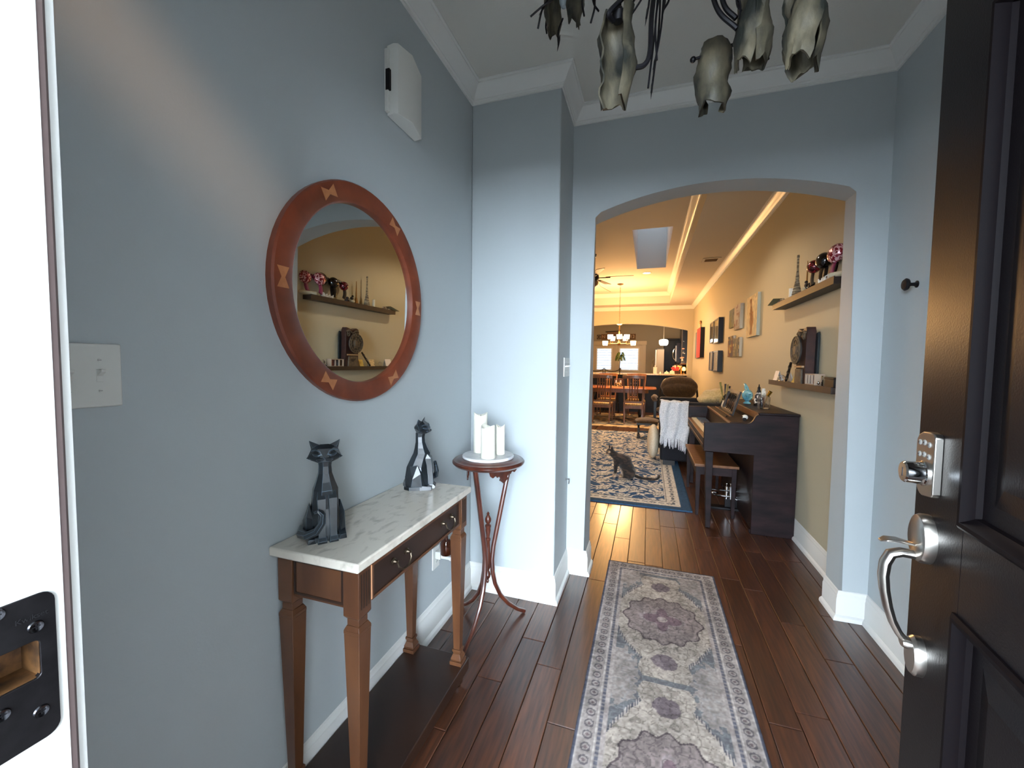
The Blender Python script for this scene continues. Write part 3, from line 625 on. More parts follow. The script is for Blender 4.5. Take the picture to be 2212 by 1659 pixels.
# ------------------------------------------------------------------ entry chandelier (unlit, smoky shell glass)
shell = mat('smoky_shell_glass', (38,40,36), .5, col2=(124,114,92), ns=15, st=(1.5,1.5,.6), detail=7, lo=.38, hi=.76, bump=1, bs=34, trans=.3, spec=.3)
hub = Vector((.04,1.22,2.62))
CH = thing('entry_chandelier', 'dark iron twig chandelier with smoky shell glass shades, unlit', 'chandelier', (hub.x,hub.y,3.0))
part('canopy', M().lathe([(.001,2.965),(.04,2.967),(.06,2.985),(.062,3.0),(.001,3.0)], (hub.x,hub.y,0), 24), black_iron, CH)
part('stem', M().cyl((hub.x,hub.y,2.6),(hub.x,hub.y,2.97),.009).ell((hub.x,hub.y,2.62),.03), black_iron, CH)
def petal(top, ln, w, az, wrap=115, lean=0, seed=0, tip=.75, flare=1.0):
    """an open curved sheet of rippled glass hanging from 'top', hollow side turned to azimuth az"""
    rs = random.Random(seed); n, k = 15, 16; out, inn = [], []
    ph = rs.random()*6
    for j in range(k):
        t = j/(k-1); wid = w*(.55+.45*math.sin(pi*min(1,.18+.62*t)))*(1 if t < .8 else 1-(t-.8)*5*(1-tip)*.6); rowo, rowi = [], []
        for i in range(n):
            s = -1+2*i/(n-1); a = rad(az)+pi+rad(wrap)*s
            q = wid*(1+.12*math.sin(9*t+ph+2*s)+.09*math.sin(23*t+ph*2)*abs(s)+.07*math.sin(14*s+17*t+ph)); z = -ln*t*(1+.05*math.sin(5*s+ph)*t+.03*math.cos(9*s+ph)*t)
            off = lean*t*t
            for row, th_ in ((rowo,0),(rowi,-.0045)):
                row.append((top[0]+(q+th_)*math.cos(a)+off*math.cos(rad(az)), top[1]+(q+th_)*math.sin(a)+off*math.sin(rad(az)), top[2]+z))
        out.append(rowo); inn.append(rowi[::-1])
    return M().rings([o_+i_ for o_, i_ in zip(out, inn)])
bulb_m = mat('frosted_bulb', (150,160,164), .5)
def arm(pts, rr=.006): return M().tube(pts, rr, 8)
shades = []
def curve(pts, n=14):
    """smooth line through the given points"""
    P = [Vector(p) for p in pts]; P = [P[0]*2-P[1]]+P+[P[-1]*2-P[-2]]; out = []
    for i in range(1, len(P)-2):
        for j in range(n):
            t = j/n; out.append(.5*((2*P[i])+(P[i+1]-P[i-1])*t+(2*P[i-1]-5*P[i]+4*P[i+1]-P[i+2])*t*t+(3*P[i]-P[i-1]-3*P[i+1]+P[i+2])*t**3))
    return out+[P[-2]]
def shade(px, py, Y, ln, w, sheets, bulb=None, armpts=None):
    top = at(px, py, Y=Y)
    a = part('arm', arm(curve([hub]+armpts+[top+Vector((0,0,-.012))]), .0055), black_iron, CH)
    part('lamp_cup', M().lathe([(.001,-.03),(.012,-.028),(.016,-.008),(.010,.004),(.001,.006)], top, 14), black_iron, a)
    for az, wrap, lean, seed, dx in sheets:
        part('glass_shade', petal((top.x+dx*r.x, top.y+dx*r.y, top.z), ln, w, az, wrap, lean, seed), shell, CH, smooth=60)
    if bulb: part('bulb', M().lathe([(.001,-bulb),(.008,-bulb+.003),(.0145,-bulb+.018),(.016,-bulb+.04),(.013,-.06),(.009,-.03),(.001,-.03)], top, 20), bulb_m, CH)
V = Vector
shade(1220, -105, 1.34, .235, .036, [(-30,80,-.012,3,-.020),(150,80,-.010,4,.022)], .172, [V((-.08,1.25,2.60)), V((-.20,1.31,2.72)), V((-.27,1.34,2.66))])
shade(1336, 22, 1.10, .232, .043, [(250,135,.01,5,0)], None, [V((-.02,1.18,2.50)), V((-.085,1.12,2.40))])
shade(1543, 96, 1.36, .185, .047, [(75,150,-.005,6,0)], None, [V((.14,1.27,2.62)), V((.24,1.40,2.40)), V((.20,1.41,2.35))])
shade(1633, -62, 1.20, .225, .042, [(200,110,-.01,8,-.008),(20,75,-.035,9,.020)], .08, [V((.10,1.20,2.46)), V((.17,1.20,2.36)), V((.225,1.2,2.38))])
shade(1742, -80, 1.14, .225, .043, [(215,95,-.02,10,-.008),(35,75,-.040,11,.024)], .08, [V((.14,1.18,2.66)), V((.27,1.15,2.58))])
shade(1480, -330, .95, .2, .043, [(250,130,.01,12,0)], .1, [V((.05,1.08,2.70)), V((.06,.97,2.72))])
twg = M()
tw = random.Random(5)
def twig(a, b, r0=.0036, leaf=True):
    a, b = at(*a[:2], Y=a[2]), at(*b[:2], Y=b[2]); m_ = (a+b)/2+V((tw.uniform(-.01,.01),tw.uniform(-.01,.01),0))
    q = M().tube(curve([a,m_,b], 5), r0*.8, 6)
    if leaf:
        d = (b-a).normalized(); l0 = b-d*.03; q.tube([l0, l0+d*.012, l0+d*.026, l0+d*.048], [.0018,.0065,.0055,.0006], 6, flat=.4)
    part('twig', q, black_iron, CH)
for a, b, lf in (((1425,-60,1.18),(1400,190,1.15),0),((1428,-60,1.2),(1407,200,1.18),1),((1436,-40,1.16),(1412,150,1.16),1),((1430,-40,1.15),(1419,130,1.14),0),((1440,-20,1.16),(1434,20,1.16),1),
                ((1400,-30,1.1),(1355,45,1.1),0),((1390,-30,1.1),(1350,40,1.1),0),((1405,-20,1.1),(1396,40,1.1),1),((1270,-30,1.2),(1262,35,1.2),0),((1278,-20,1.2),(1293,24,1.2),0),((1285,0,1.2),(1276,50,1.2),0),
                ((1195,0,1.2),(1146,36,1.2),0),((1172,18,1.2),(1162,62,1.2),0),((1190,-10,1.2),(1172,20,1.2),1),((1216,40,1.3),(1206,98,1.3),1),((1583,-30,1.2),(1598,40,1.2),0),((1590,-20,1.2),(1608,30,1.2),0),((1655,100,1.25),(1660,128,1.25),0),((1182,30,1.36),(1181,72,1.36),0)):
    twig(a, b, .0034, lf)
for pts in ([(1422,-80,1.17),(1408,30,1.14),(1404,110,1.12),(1392,140,1.11),(1366,147,1.10)], [(1395,-60,1.1),(1345,-4,1.08),(1316,28,1.07),(1326,46,1.09)], [(1528,-60,1.2),(1550,20,1.2),(1592,62,1.2)], [(1550,-60,1.2),(1564,10,1.2),(1590,40,1.2)]):
    part('curled_branch', M().tube(curve([at(x,y,Y=Y) for x, y, Y in pts]), .0062, 8), black_iron, CH)
e = at(1497,129,Y=1.34); part('end_ball', M().ell(e, .0085, 12, 8), black_iron, CH)
part('curled_branch', M().tube([e, at(1580,100,Y=1.36)], .004, 8), black_iron, CH)

# ------------------------------------------------------------------ living room: area rug, cat, piano
def area(X, Y):
    n1 = vnoise(X,Y,7,11); n2 = vnoise(X,Y,16,12); n3 = vnoise(X,Y,40,13)
    blue, cream, slate = np.array((50,82,120.)), (206,203,198), (92,100,116)
    c = np.broadcast_to(blue, X.shape+(3,)).copy()
    ed = np.minimum(.435-X, Y-4.14)
    # scrolling vines, palmettes and leaves in cream
    wx, wy = X+.05*np.sin(9*Y), Y+.05*np.sin(8*X)
    vine = np.abs(np.sin(wx*10.5+.9*np.sin(wy*9))*np.sin(wy*10.5+.9*np.sin(wx*8.5)))
    leaf = (np.sin(wx*31+3*np.sin(wy*17))*np.sin(wy*29+3*np.sin(wx*19))+.55*(n2-.5)) > .24
    c[leaf] = cream
    c[(vine < .075)] = cream
    fx, fy = np.mod(wx+.03,.30)-.15, np.mod(wy,.30)-.15; rr = np.hypot(fx,fy); lob = .062+.016*np.cos(7*np.arctan2(fy,fx))
    c[rr < lob+.016] = cream; c[(rr < lob)&(rr > lob-.018)] = slate; c[rr < .02] = (150,150,150)
    c[leaf & (n3 > .74)] = slate
    bd = ed < .235; c[bd] = cream
    t = np.where(.435-X < Y-4.14, Y, X)
    md = np.mod(t,.16)-.08; dd = np.abs(md)/.040+np.abs(ed-.16)/.030
    c[bd & (dd < 1) & (dd > .45)] = (96,104,116); md2 = np.mod(t+.08,.16)-.08
    c[bd & (np.abs(md2) < .028) & (np.abs(ed-.16) < .012)] = (96,104,116)
    c[bd & (ed > .215) & (ed < .228)] = (120,124,128)
    c[ed < .095] = (48,78,108)
    c[(ed > .095)&(ed < .10)] = (180,174,166)
    return np.clip(c*(.86+.28*vnoise(X,Y,90,14))[...,None], 8, 240)
colour_grid('area_rug', -2.35, .435, 4.14, 8.66, .010, 300, 460, area, vc, 'blue and cream floral area rug the tabby cat sits on', 'rug')
def dining_rug(X, Y):
    n1 = vnoise(X,Y,5,21); n2 = vnoise(X,Y,13,22)
    c = mixc(np.broadcast_to(np.array((150,146,140.)),X.shape+(3,)), (70,74,82), ss(.42,.62,n1)); c = mixc(c,(206,184,150),ss(.55,.7,n2))
    e = np.minimum(Y-9.3, .5-X) < .22; c[e] = np.where((np.sin(X[e]*22+4*np.sin(Y[e]*15)) > .6)[:,None], (150,120,86), (212,188,150)); return np.clip(c,10,235)
colour_grid('dining_rug', -2.9, .5, 9.3, 11.72, .008, 150, 120, dining_rug, vc, 'mottled grey and beige rug under the dining table', 'rug')

# tabby cat
tabby = mat('tabby_fur', (26,22,22), .9, col2=(70,53,42), ns=7, st=(1,1,2.2), detail=3, lo=.50, hi=.66, bump=.4, bs=160, distort=2.5, sheen=.3)
pale_fur = mat('pale_fur', (196,166,142), .9, col2=(150,118,94), ns=30, bump=.4, bs=160, sheen=.3)
K = M(); yc = 5.09
K.ell((-.205,yc,.105),(.088,.085,.105)); K.ell((-.235,yc,.185),(.085,.074,.095)); K.ell((-.285,yc,.225),(.072,.062,.075)); K.ell((-.330,yc,.215),(.050,.052,.075))
K.ell((-.190,yc+.055,.075),(.080,.035,.075)); K.ell((-.190,yc-.055,.075),(.080,.035,.075)); K.ell((-.25,yc-.07,.018),(.065,.02,.018)); K.ell((-.25,yc+.07,.018),(.065,.02,.018))
K.tube([(-.33,yc,.25),(-.375,yc-.005,.285),(-.405,yc-.01,.305)], [.052,.046,.042], 12)
hs_ = len(K.v); K.ell((-.418,yc-.012,.312),(.052,.048,.046)); K.ell((-.452,yc-.02,.296),(.030,.030,.023)); K.ell((-.472,yc-.023,.298),(.010,.011,.009)); K.ell((-.442,yc-.02,.283),(.018,.02,.012))
for s in (-1,1):
    K.hull([(-.428,yc-.012+s*.008,.346),(-.392,yc-.012+s*.040,.334),(-.398,yc-.012+s*.012,.338),(-.436,yc-.012+s*.036,.328),(-.424,yc-.012+s*.040,.402),(-.412,yc-.012+s*.036,.398)])
HM = Matrix.Translation((-.410,yc,.30)) @ Matrix.Rotation(rad(30),4,'Z') @ Matrix.Translation((.410,-yc,-.30))
K.xf(hs_, HM)
for s in (-1,1):
    K.tube([(-.335,yc+s*.030,.20),(-.345,yc+s*.032,.12),(-.348,yc+s*.030,.06),(-.350,yc+s*.030,.016)], [.034,.024,.019,.018], 10)
    K.ell((-.362,yc+s*.030,.015),(.026,.019,.0145))
K.tube(curve([(-.13,yc,.045),(-.06,yc-.005,.022),(.04,yc-.01,.019),(.115,yc-.01,.022),(.150,yc-.01,.045),(.158,yc-.01,.078)],6), [.020]*8+[.0175]*8+[.0155]*15, 10)
K = organic(K, .0065, 4)
K.v = [(x,y,z+.012) for x,y,z in K.v]
kit = single('cat', K, tabby, 'dark tabby cat sitting on the blue rug, facing left', 'cat', smooth=70)
N_, L_ = tabby.node_tree.nodes, tabby.node_tree.links; bs_ = N_['Principled BSDF']; src = bs_.inputs['Base Color'].links[0].from_socket
mx = N_.new('ShaderNodeMix'); mx.data_type = 'RGBA'; va = N_.new('ShaderNodeVertexColor'); va.layer_name = 'pale'
L_.new(va.outputs[0], mx.inputs['Factor']); L_.new(src, mx.inputs['A']); mx.inputs['B'].default_value = (*lin((206,176,150)),1); L_.new(mx.outputs['Result'], bs_.inputs['Base Color'])
pv = np.array([v.co[:] for v in kit.data.vertices])+np.array(kit.location); x_, y_, z_ = pv.T; z_ = z_-.012; hx_ = np.array([(HM.inverted() @ Vector((a,b,c)))[:] for a,b,c in zip(x_,y_,z_)])
bl = lambda cx,cy,cz,rx,ry,rz,P=None: np.clip(1.6-1.6*np.sqrt(((P[0]-cx)/rx)**2+((P[1]-cy)/ry)**2+((P[2]-cz)/rz)**2),0,1)
H_ = hx_.T; A_ = (x_,y_,z_)
pale = np.max([bl(-.462,yc-.02,.286,.034,.04,.020,H_), .75*bl(-.452,yc-.045,.318,.022,.03,.018,H_), .6*bl(-.455,yc+.02,.330,.02,.02,.02,H_), bl(-.345,yc,.20,.034,.05,.075,A_), bl(-.35,yc,.02,.06,.09,.055,A_), .9*bl(-.285,yc,.06,.05,.14,.07,A_), bl(-.26,yc,.0,.09,.16,.03,A_)],0)
pale = np.clip(pale*(1.1+.5*np.sin(x_*170+z_*120)*np.sin(z_*190+y_*90)),0,1)
ca = kit.data.color_attributes.new('pale','FLOAT_COLOR','POINT'); ca.data.foreach_set('color', np.repeat(pale,4).astype(np.float32))
eye_m = mat('amber_eye', (150,130,60), .1)
for s in (-1,1):
    part('eye', M().ell((-.459,yc-.016+s*.023,.332),(.0075,.007,.007),10,7).xf(0,HM), eye_m, kit)
    part('inner_ear', M().hull([(-.434,yc-.012+s*.014,.352),(-.432,yc-.012+s*.034,.345),(-.428,yc-.012+s*.038,.392),(-.428,yc-.012+s*.024,.35)]).xf(0,Matrix.Translation((0,0,.012)) @ HM), pale_fur, kit)
part('nose', M().ell((-.482,yc-.023,.312),(.004,.005,.0035),8,6).xf(0,HM), mat('cat_nose', (70,40,40), .4), kit)

# piano: near end at y 3.78, back to the right wall
P0, P1 = 3.78, 5.24
PI = thing('piano', 'dark walnut upright spinet piano with an open music desk against the right wall', 'piano', (1.0,4.5,0))
def side(y0, y1):
    poly = [(.842,0),(1.150,0),(1.150,.995),(.862,.995),(.848,.985),(.828,.945),(.812,.926),(.790,.918),(.465,.912),(.465,.668),(.842,.660)]
    return M().prism(poly, 'y', y0, y1)
part('side_panel', side(P0,P0+.035), piano_wood, PI, bev=.003); part('side_panel', side(P1-.035,P1), piano_wood, PI, bev=.003)
part('case', M().box(.86,P0+.035,.03,1.148,P1-.035,.955).box(.845,P0+.035,.03,.862,P1-.035,.655), piano_wood, PI, bev=.002)
part('lid', M().box(.868,P0-.008,.9955,1.156,P1+.008,1.014), piano_wood, PI, bev=.004)
part('lid_edge', M().box(.860,P0+.02,.958,.868,P1-.02,1.010), oak, PI, bev=.002)
part('key_bed', M().box(.470,P0+.035,.672,.842,P1-.035,.735), piano_wood, PI, bev=.003)
part('key_slip', M().box(.462,P0+.035,.690,.490,P1-.035,.772), piano_wood, PI, bev=.004)
part('slip_edge', M().box(.461,P0+.036,.773,.491,P1-.036,.779).box(.459,P0+.036,.715,.462,P1-.036,.722), oak, PI, bev=.001)
KY0, KY1 = P0+.075, P1-.075; nk = 52; kw = (KY1-KY0)/nk
m = M()
for i in range(nk): m.box(.496, KY0+kw*i+.0006, .735, .640, KY0+kw*(i+1)-.0006, .786)
part('white_keys', m, ivory, PI, kind='stuff')
m = M()
for i in range(nk-1):
    if i % 7 not in (1,4): m.taper((.590,KY0+kw*(i+1),.786),(.048,.006),(.594,KY0+kw*(i+1),.797),(.042,.0045))
part('black_keys', m, black_wood, PI, kind='stuff')
part('key_block', M().box(.492,P0+.036,.735,.645,P0+.073,.800).box(.492,P1-.073,.735,.645,P1-.036,.800), piano_wood, PI, bev=.003)
part('fallboard', M().prism([(.645,.735),(.665,.735),(.690,.905),(.672,.905)], 'y', P0+.036, P1-.036), piano_wood, PI, bev=.002)
part('music_ledge', M().box(.665,P0+.036,.905,.862,P1-.036,.921), piano_wood, PI, bev=.002)
part('ledge_edge', M().box(.660,P0+.037,.904,.676,P1-.037,.923).box(.735,P0+.45,.921,.748,P1-.10,.930), oak, PI, bev=.0015)
MD = Matrix.Translation((.765,4.58,.924)) @ Matrix.Rotation(rad(16),4,'Y')
def md(q): return q.xf(0, MD)
ds = part('music_desk', md(M().box(-.008,-.29,.000,.008,.29,.030).box(-.008,-.29,.205,.008,.29,.235).box(-.008,-.29,.03,.008,-.265,.205).box(-.008,.265,.03,.008,.29,.205)), black_wood, PI, bev=.002)
part('ledge_lip', md(M().box(-.030,-.30,-.004,-.004,.30,.010)), piano_wood, ds)
for i, yy in enumerate((-.12,-.04,.04,.12)):
    part('ring', md(M().tube([(0,yy+.072*math.cos(2*pi*a/28),.1175+.086*math.sin(2*pi*a/28)) for a in range(28)], .0038, 8, closed=True)), black_wood, ds)
for yy in (-.225,.225): part('slat', md(M().box(-.005,yy-.006,.03,.005,yy+.006,.205)), black_wood, ds)
part('leg_knob', M().lathe([(.001,0),(.008,.001),(.012,.006),(.006,.012),(.001,.014)], (.70,4.20,.921), 12), bronze, PI)
for yy in (P0+.018, P1-.05):
    part('leg', M().taper((.512,yy+.017,.664),(.030,.030),(.520,yy+.017,.012),(.019,.019)).box(.500,yy-.002,.004,.540,yy+.036,.016), piano_wood, PI, bev=.003)
    part('toe_block', M().box(.836,yy,.0005,.90,yy+.036,.03), piano_wood, PI)
for i, yy in enumerate((4.40,4.50,4.60)): part('pedal', M().tube([(.86,yy,.075),(.80,yy,.075),(.765,yy,.066)], [.010,.011,.013], 10, flat=.4), brass_dk, PI)

# piano bench
BN = thing('piano_bench', 'plain dark wood piano bench pushed under the keyboard', 'bench', (.62,4.57,0))
part('seat', M().box(.430,4.075,.462,.800,5.06,.488), oak, BN, bev=.004)
part('apron', M().box(.448,4.095,.385,.782,4.115,.462).box(.448,5.02,.385,.782,5.04,.462).box(.448,4.115,.385,.466,5.02,.462).box(.764,4.115,.385,.782,5.02,.462), piano_wood, BN, bev=.002)
for lx in (.466,.764):
    for ly in (4.112,5.022): part('leg', M().taper((lx,ly,.462),(.021,.021),(lx,ly,.0),(.013,.013)), piano_wood, BN, bev=.002)

# shiny silver trumpet lying in its dark stand under the piano
TR = thing('trumpet', 'shiny silver trumpet glinting on the dark floor under the piano', 'trumpet', (.86,4.45,.0))
tz = .10
part('tubing', M().tube(curve([(.62,4.35,tz+.085),(.80,4.37,tz+.08),(.97,4.39,tz+.075),(1.00,4.39,tz+.045),(.97,4.39,tz+.02),(.80,4.37,tz+.025),(.66,4.36,tz+.03),(.63,4.355,tz+.055),(.68,4.36,tz+.055)]), .009, 10), chrome, TR)
part('bell', M().tube([(.80,4.37,tz+.02),(.88,4.37,tz-.01),(.92,4.37,tz-.035),(.945,4.37,tz-.055),(.955,4.37,tz-.065)], [.011,.016,.026,.042,.055], 18), chrome, TR)
for i in range(3): part('valve', M().cyl((.755+.035*i,4.372,tz+.0),(.755+.035*i,4.372,tz+.12),.013,n=14).cyl((.755+.035*i,4.372,tz+.12),(.755+.035*i,4.372,tz+.145),.005,n=8).ell((.755+.035*i,4.372,tz+.148),.010,10,6), chrome, TR)
part('mouthpiece', M().tube([(.64,4.352,tz+.085),(.60,4.35,tz+.086),(.585,4.35,tz+.087)], [.006,.009,.014], 12), chrome, TR)
part('stand', M().box(.60,4.33,.0,1.0,4.42,.022).box(.74,4.36,.022,.86,4.385,tz+.01), black_iron, TR, bev=.003)

# ------------------------------------------------------------------ things on the piano
pz = 1.0145
o = thing('fish_vase', 'turquoise glass fish vase with raised tail standing on the piano', 'vase', (.95,4.62,pz))
q = M().ell((.95,4.62,pz+.085),(.050,.075,.060),18,12).ell((.95,4.56,pz+.10),(.034,.035,.034),14,8)
q.hull([(.94,4.66,pz+.09),(.96,4.66,pz+.09),(.93,4.64,pz+.13),(.97,4.64,pz+.13),(.938,4.76,pz+.20),(.962,4.76,pz+.20),(.938,4.70,pz+.185),(.962,4.70,pz+.185)]).hull([(.94,4.57,pz+.12),(.96,4.57,pz+.12),(.94,4.65,pz+.12),(.96,4.65,pz+.12),(.942,4.63,pz+.175),(.958,4.63,pz+.175)])
q.lathe([(.001,0),(.034,0),(.036,.008),(.018,.024),(.020,.045),(.001,.05)], (.95,4.62,pz), 20)
part('body', organic(q,.004,2), mat('turquoise_glass', (84,164,190), .12, col2=(140,206,220), ns=18, trans=.35, coat=.5), o, smooth=70)
part('mouth', M().lathe([(.014,0),(.020,.004),(.018,.010),(.013,.006)], (.95,4.525,pz+.108), 14), mat('pale_turquoise', (170,222,230), .15), o)
o = thing('speckled_bottle', 'slim black and white speckled bottle between fish vase and jar', 'bottle', (1.0,4.40,pz))
part('body', M().lathe([(.001,0),(.036,.001),(.038,.01),(.038,.06),(.030,.11),(.016,.145),(.012,.16),(.001,.16)], (1.0,4.40,pz), 20), mat('black_white_print', (224,216,204), .35, col2=(40,40,44), ns=34, lo=.45, hi=.52), o)
part('base_band', M().lathe([(.030,.0),(.0395,.0),(.0395,.026),(.030,.026)], (1.0,4.40,pz), 20), black_wood, o)
part('pour_spout', M().lathe([(.001,.16),(.012,.16),(.013,.175),(.006,.185),(.004,.205),(.001,.207)], (1.0,4.40,pz), 14), black_iron, o)
o = thing('glass_jar', 'square clear glass jar holding brushes at the near end of the piano', 'jar', (.985,4.16,pz))
gj = mat('jar_glass', (240,240,244), .02, trans=1, ior=1.12, coat=.5)
part('body', framed(rrect(.945,1.030,4.115,4.205,.018), rrect(.949,1.026,4.119,4.201,.015), 'z', pz, pz+.105), gj, o); part('bottom', M().prism(rrect(.947,1.028,4.117,4.203,.016), 'z', pz, pz+.006), gj, o)
part('rim', framed(rrect(.950,1.025,4.120,4.200,.02), rrect(.956,1.019,4.126,4.194,.018), 'z', pz+.105, pz+.122), gj, o)
o = thing('wooden_brush', 'pale spotted wooden brush standing in the glass jar', 'brush', (.985,4.17,pz+.007))
part('handle', M().tube([(.990,4.16,pz+.008),(.985,4.17,pz+.10)], .006, 8), oak, o); part('head', M().hull([(.97+a,4.165+b,pz+z) for a,b,z in ((0,0,.10),(.03,0,.10),(-.002,.01,.15),(.034,.01,.15),(.004,.016,.182),(.028,.016,.182),(0,.02,.10),(.03,.02,.10))]), mat('spotted_shell', (214,204,186), .5, col2=(70,60,54), ns=70, lo=.6, hi=.66), o, bev=.004)
o = thing('gold_spoon', 'gold-ended stick leaning out of the glass jar', 'stick', (1.005,4.14,pz+.007))
part('shaft', M().tube([(.985,4.165,pz+.008),(1.012,4.145,pz+.115)], .005, 8), brass_dk, o); part('gold_end', M().tube([(1.012,4.145,pz+.115),(1.030,4.130,pz+.155)], [.013,.016], 12), mat('gold_leaf', (206,164,70), .25, .9), o)
o = thing('flower_vase', 'small vase of dry stems behind the music desk', 'vase', (.80,4.97,.9235))
part('body', M().lathe([(.001,0),(.020,0),(.030,.03),(.022,.065),(.018,.085),(.022,.09),(.001,.09)], (.80,4.97,.9235), 18), mat('white_glaze', (220,206,180), .3, col2=(170,120,80), ns=40, lo=.6, hi=.65), o)
for i in range(5):
    a = i*1.3; part('stem', M().tube([(.80,4.97,1.0),(.80+.03*math.cos(a),4.97+.03*math.sin(a),1.08),(.80+.05*math.cos(a),4.97+.05*math.sin(a),1.17+.02*(i%3))], [.002,.003,.011 if i < 3 else .006], 7), mat('dry_stem', (130,120,60), .8) if i > 1 else black_wood, o)
o = thing('skull_figurine', 'small white and dark figurine lying on the near end of the music ledge', 'figurine', (.82,4.0,.9215))
part('head', M().ell((.815,4.02,.945),(.024,.026,.022),14,9), white_pl, o); part('eye_mark', M().ell((.793,4.012,.948),(.005,.007,.007),8,6).ell((.793,4.030,.948),(.005,.007,.007),8,6), black_iron, o); part('dark_body', M().ell((.80,3.965,.934),(.018,.026,.012),12,7), navy, o)

# ------------------------------------------------------------------ wall shelves
shelf_m = mat('espresso_shelf', (36,28,26), .45, col2=(46,36,32), ns=20)
for nm, lb, y0, y1, z0, z1 in (('wall_shelf','upper dark ledge shelf on the tan wall, crowded with headbands and figurines',3.02,4.32,1.905,1.948),('wall_shelf','lower dark ledge shelf on the tan wall, with the carved wooden mask',2.98,4.345,1.228,1.266)):
    o = thing(nm, lb, 'shelf', (1.12,(y0+y1)/2,z0)); part('board', M().box(1.068,y0,z0,1.165,y1,z1), shelf_m, o, bev=.001); part('front_lip', M().box(1.062,y0,z0,1.068,y1,z1+.004), shelf_m, o)
u = 1.9485; lo_ = 1.2665
def headband(y, puffs, band_m, puff_m, label, lean=12, bow=None):
    o = thing('headband', label, 'headband', (1.11,y,u), 0, 'headbands on the upper shelf')
    mt_ = Matrix.Translation((1.105,y,u+.002)) @ Matrix.Rotation(rad(lean),4,'Y') @ Matrix.Rotation(rad(12),4,'Z') @ Matrix.Scale(1.22,4)
    q = M().tube([(0,.062*math.cos(t),.075+.085*math.sin(t)) for t in [pi*(-.22+1.44*i/20) for i in range(21)]], .017, 8, flat=.3); q.xf(0,mt_); part('band', q, band_m, o)
    for yy, zz, rr in puffs:
        q = M().ell((-.004,yy*.86,zz-.022),(.036,rr*1.12,rr*1.12),18,12); q.xf(0,mt_); e = part('round_puff', q, puff_m, o)
    if bow:
        q = M().hull([(-.012,0,.165),(.012,0,.165),(0,-.045,.150),(0,-.045,.185),(0,0,.17)]).hull([(-.012,0,.165),(.012,0,.165),(0,.045,.150),(0,.045,.185),(0,0,.17)]); q.xf(0,mt_); part('bow', q, bow, o)
def sequin(name, c, c2): return mat(name, c, .25, .35, col2=c2, ns=70, detail=1, lo=.5, hi=.56, bump=1, bs=90, coat=.6)
seq_red = sequin('red_sequins', (130,20,44), (240,190,200)); seq_dk = sequin('dark_red_sequins', (70,12,24), (150,40,50)); blk_shine = mat('glossy_black', (14,14,18), .15, coat=.8)
headband(3.11, [(-.072,.165,.046),(.072,.165,.046)], mat('magenta_band', (120,24,70), .5), seq_red, 'headband with two pink and red sequined puffs, nearest on the upper shelf', 14, seq_dk)
headband(3.285, [(-.060,.175,.046),(.066,.160,.040)], blk_shine, blk_shine, 'glossy black headband with two black round puffs', 10, None)
headband(3.42, [(-.055,.168,.034),(.062,.150,.034)], black_wood, seq_dk, 'dark headband with dark red sequined puffs beside the little mug', 6, None)
def paper_roll(y, z, rz, label):
    o = thing('paper_roll', label, 'paper roll', (1.09,y,z)); q = M().cyl((-.0,-.075,.018),(.0,.075,.018),.017,n=16); q.xf(0, Matrix.Translation((1.105,y,z))@Matrix.Rotation(rad(rz),4,'Z')); part('sheet', q, mat('cream_paper', (206,196,170), .8, col2=(190,178,150), ns=20), o)
    q = M().cyl((0,-.08,.018),(0,.08,.018),.007,n=10); q.xf(0, Matrix.Translation((1.105,y,z))@Matrix.Rotation(rad(rz),4,'Z')); part('core', q, tan_fleece, o)
paper_roll(3.02, u+.0, 30, 'cream rolled paper lying at the near end of the upper shelf')
o = thing('coral_branch', 'white lacy coral ornament lying under the black headband', 'ornament', (1.08,3.25,u))
q = M()
for i in range(9): q.tube(curve([(1.082,3.19+.014*i,u+.006),(1.078+.006*(i%2),3.20+.014*i,u+.016+.010*(i%3)),(1.082,3.215+.012*i,u+.008)],4), .0045, 6)
part('branches', q, white_pl, o)
def cup(y, label, m1, h=.055, rr=.022):
    o = thing('small_cup', label, 'cup', (1.11,y,u)); part('body', M().lathe([(.001,0),(rr*.8,0),(rr,.01),(rr,h),(rr*.85,h),(rr*.8,.012),(.001,.01)], (1.11,y,u), 18), m1, o); part('handle', M().tube([(1.11-rr,y,u+.012),(1.11-rr-.014,y,u+.02),(1.11-rr-.014,y,u+.036),(1.11-rr,y,u+.044)], .004, 6), m1, o)
cup(3.535, 'little dark cup on the upper shelf beside the bird figurine', mat('dark_glaze', (40,36,40), .25, col2=(180,170,160), ns=24, lo=.62, hi=.66))
cup(3.20, 'little white cup tucked beside the red sequined headband', white_pl, .05, .018)
o = thing('bird_figurine', 'small dark-headed bird figurine in a cream nest', 'figurine', (1.10,3.60,u))
part('nest', M().lathe([(.001,0),(.024,0),(.032,.014),(.030,.03),(.020,.034),(.001,.03)], (1.10,3.60,u), 18), mat('cream_stone', (200,188,160), .6, col2=(160,146,120), ns=40), o)
part('bird', organic(M().ell((1.10,3.60,u+.048),(.016,.022,.020),12,8).ell((1.10,3.612,u+.074),(.012,.013,.012),12,8).hull([(1.10,3.62,u+.078),(1.106,3.618,u+.072),(1.094,3.618,u+.072),(1.10,3.642,u+.074)]),.003,2), black_iron, o)
o = thing('thin_spire', 'thin gold spire figurine behind the striped tower', 'figurine', (1.13,3.70,u))
part('base', M().taper((1.13,3.70,u),(.018,.018),(1.13,3.70,u+.07),(.008,.008)), brass_dk, o); part('spire', M().taper((1.13,3.70,u+.07),(.006,.006),(1.13,3.70,u+.25),(.002,.002)), brass_dk, o)
o = thing('tower_figurine', 'tall striped tower figurine with a stepped base and long spire', 'figurine', (1.11,3.85,u))
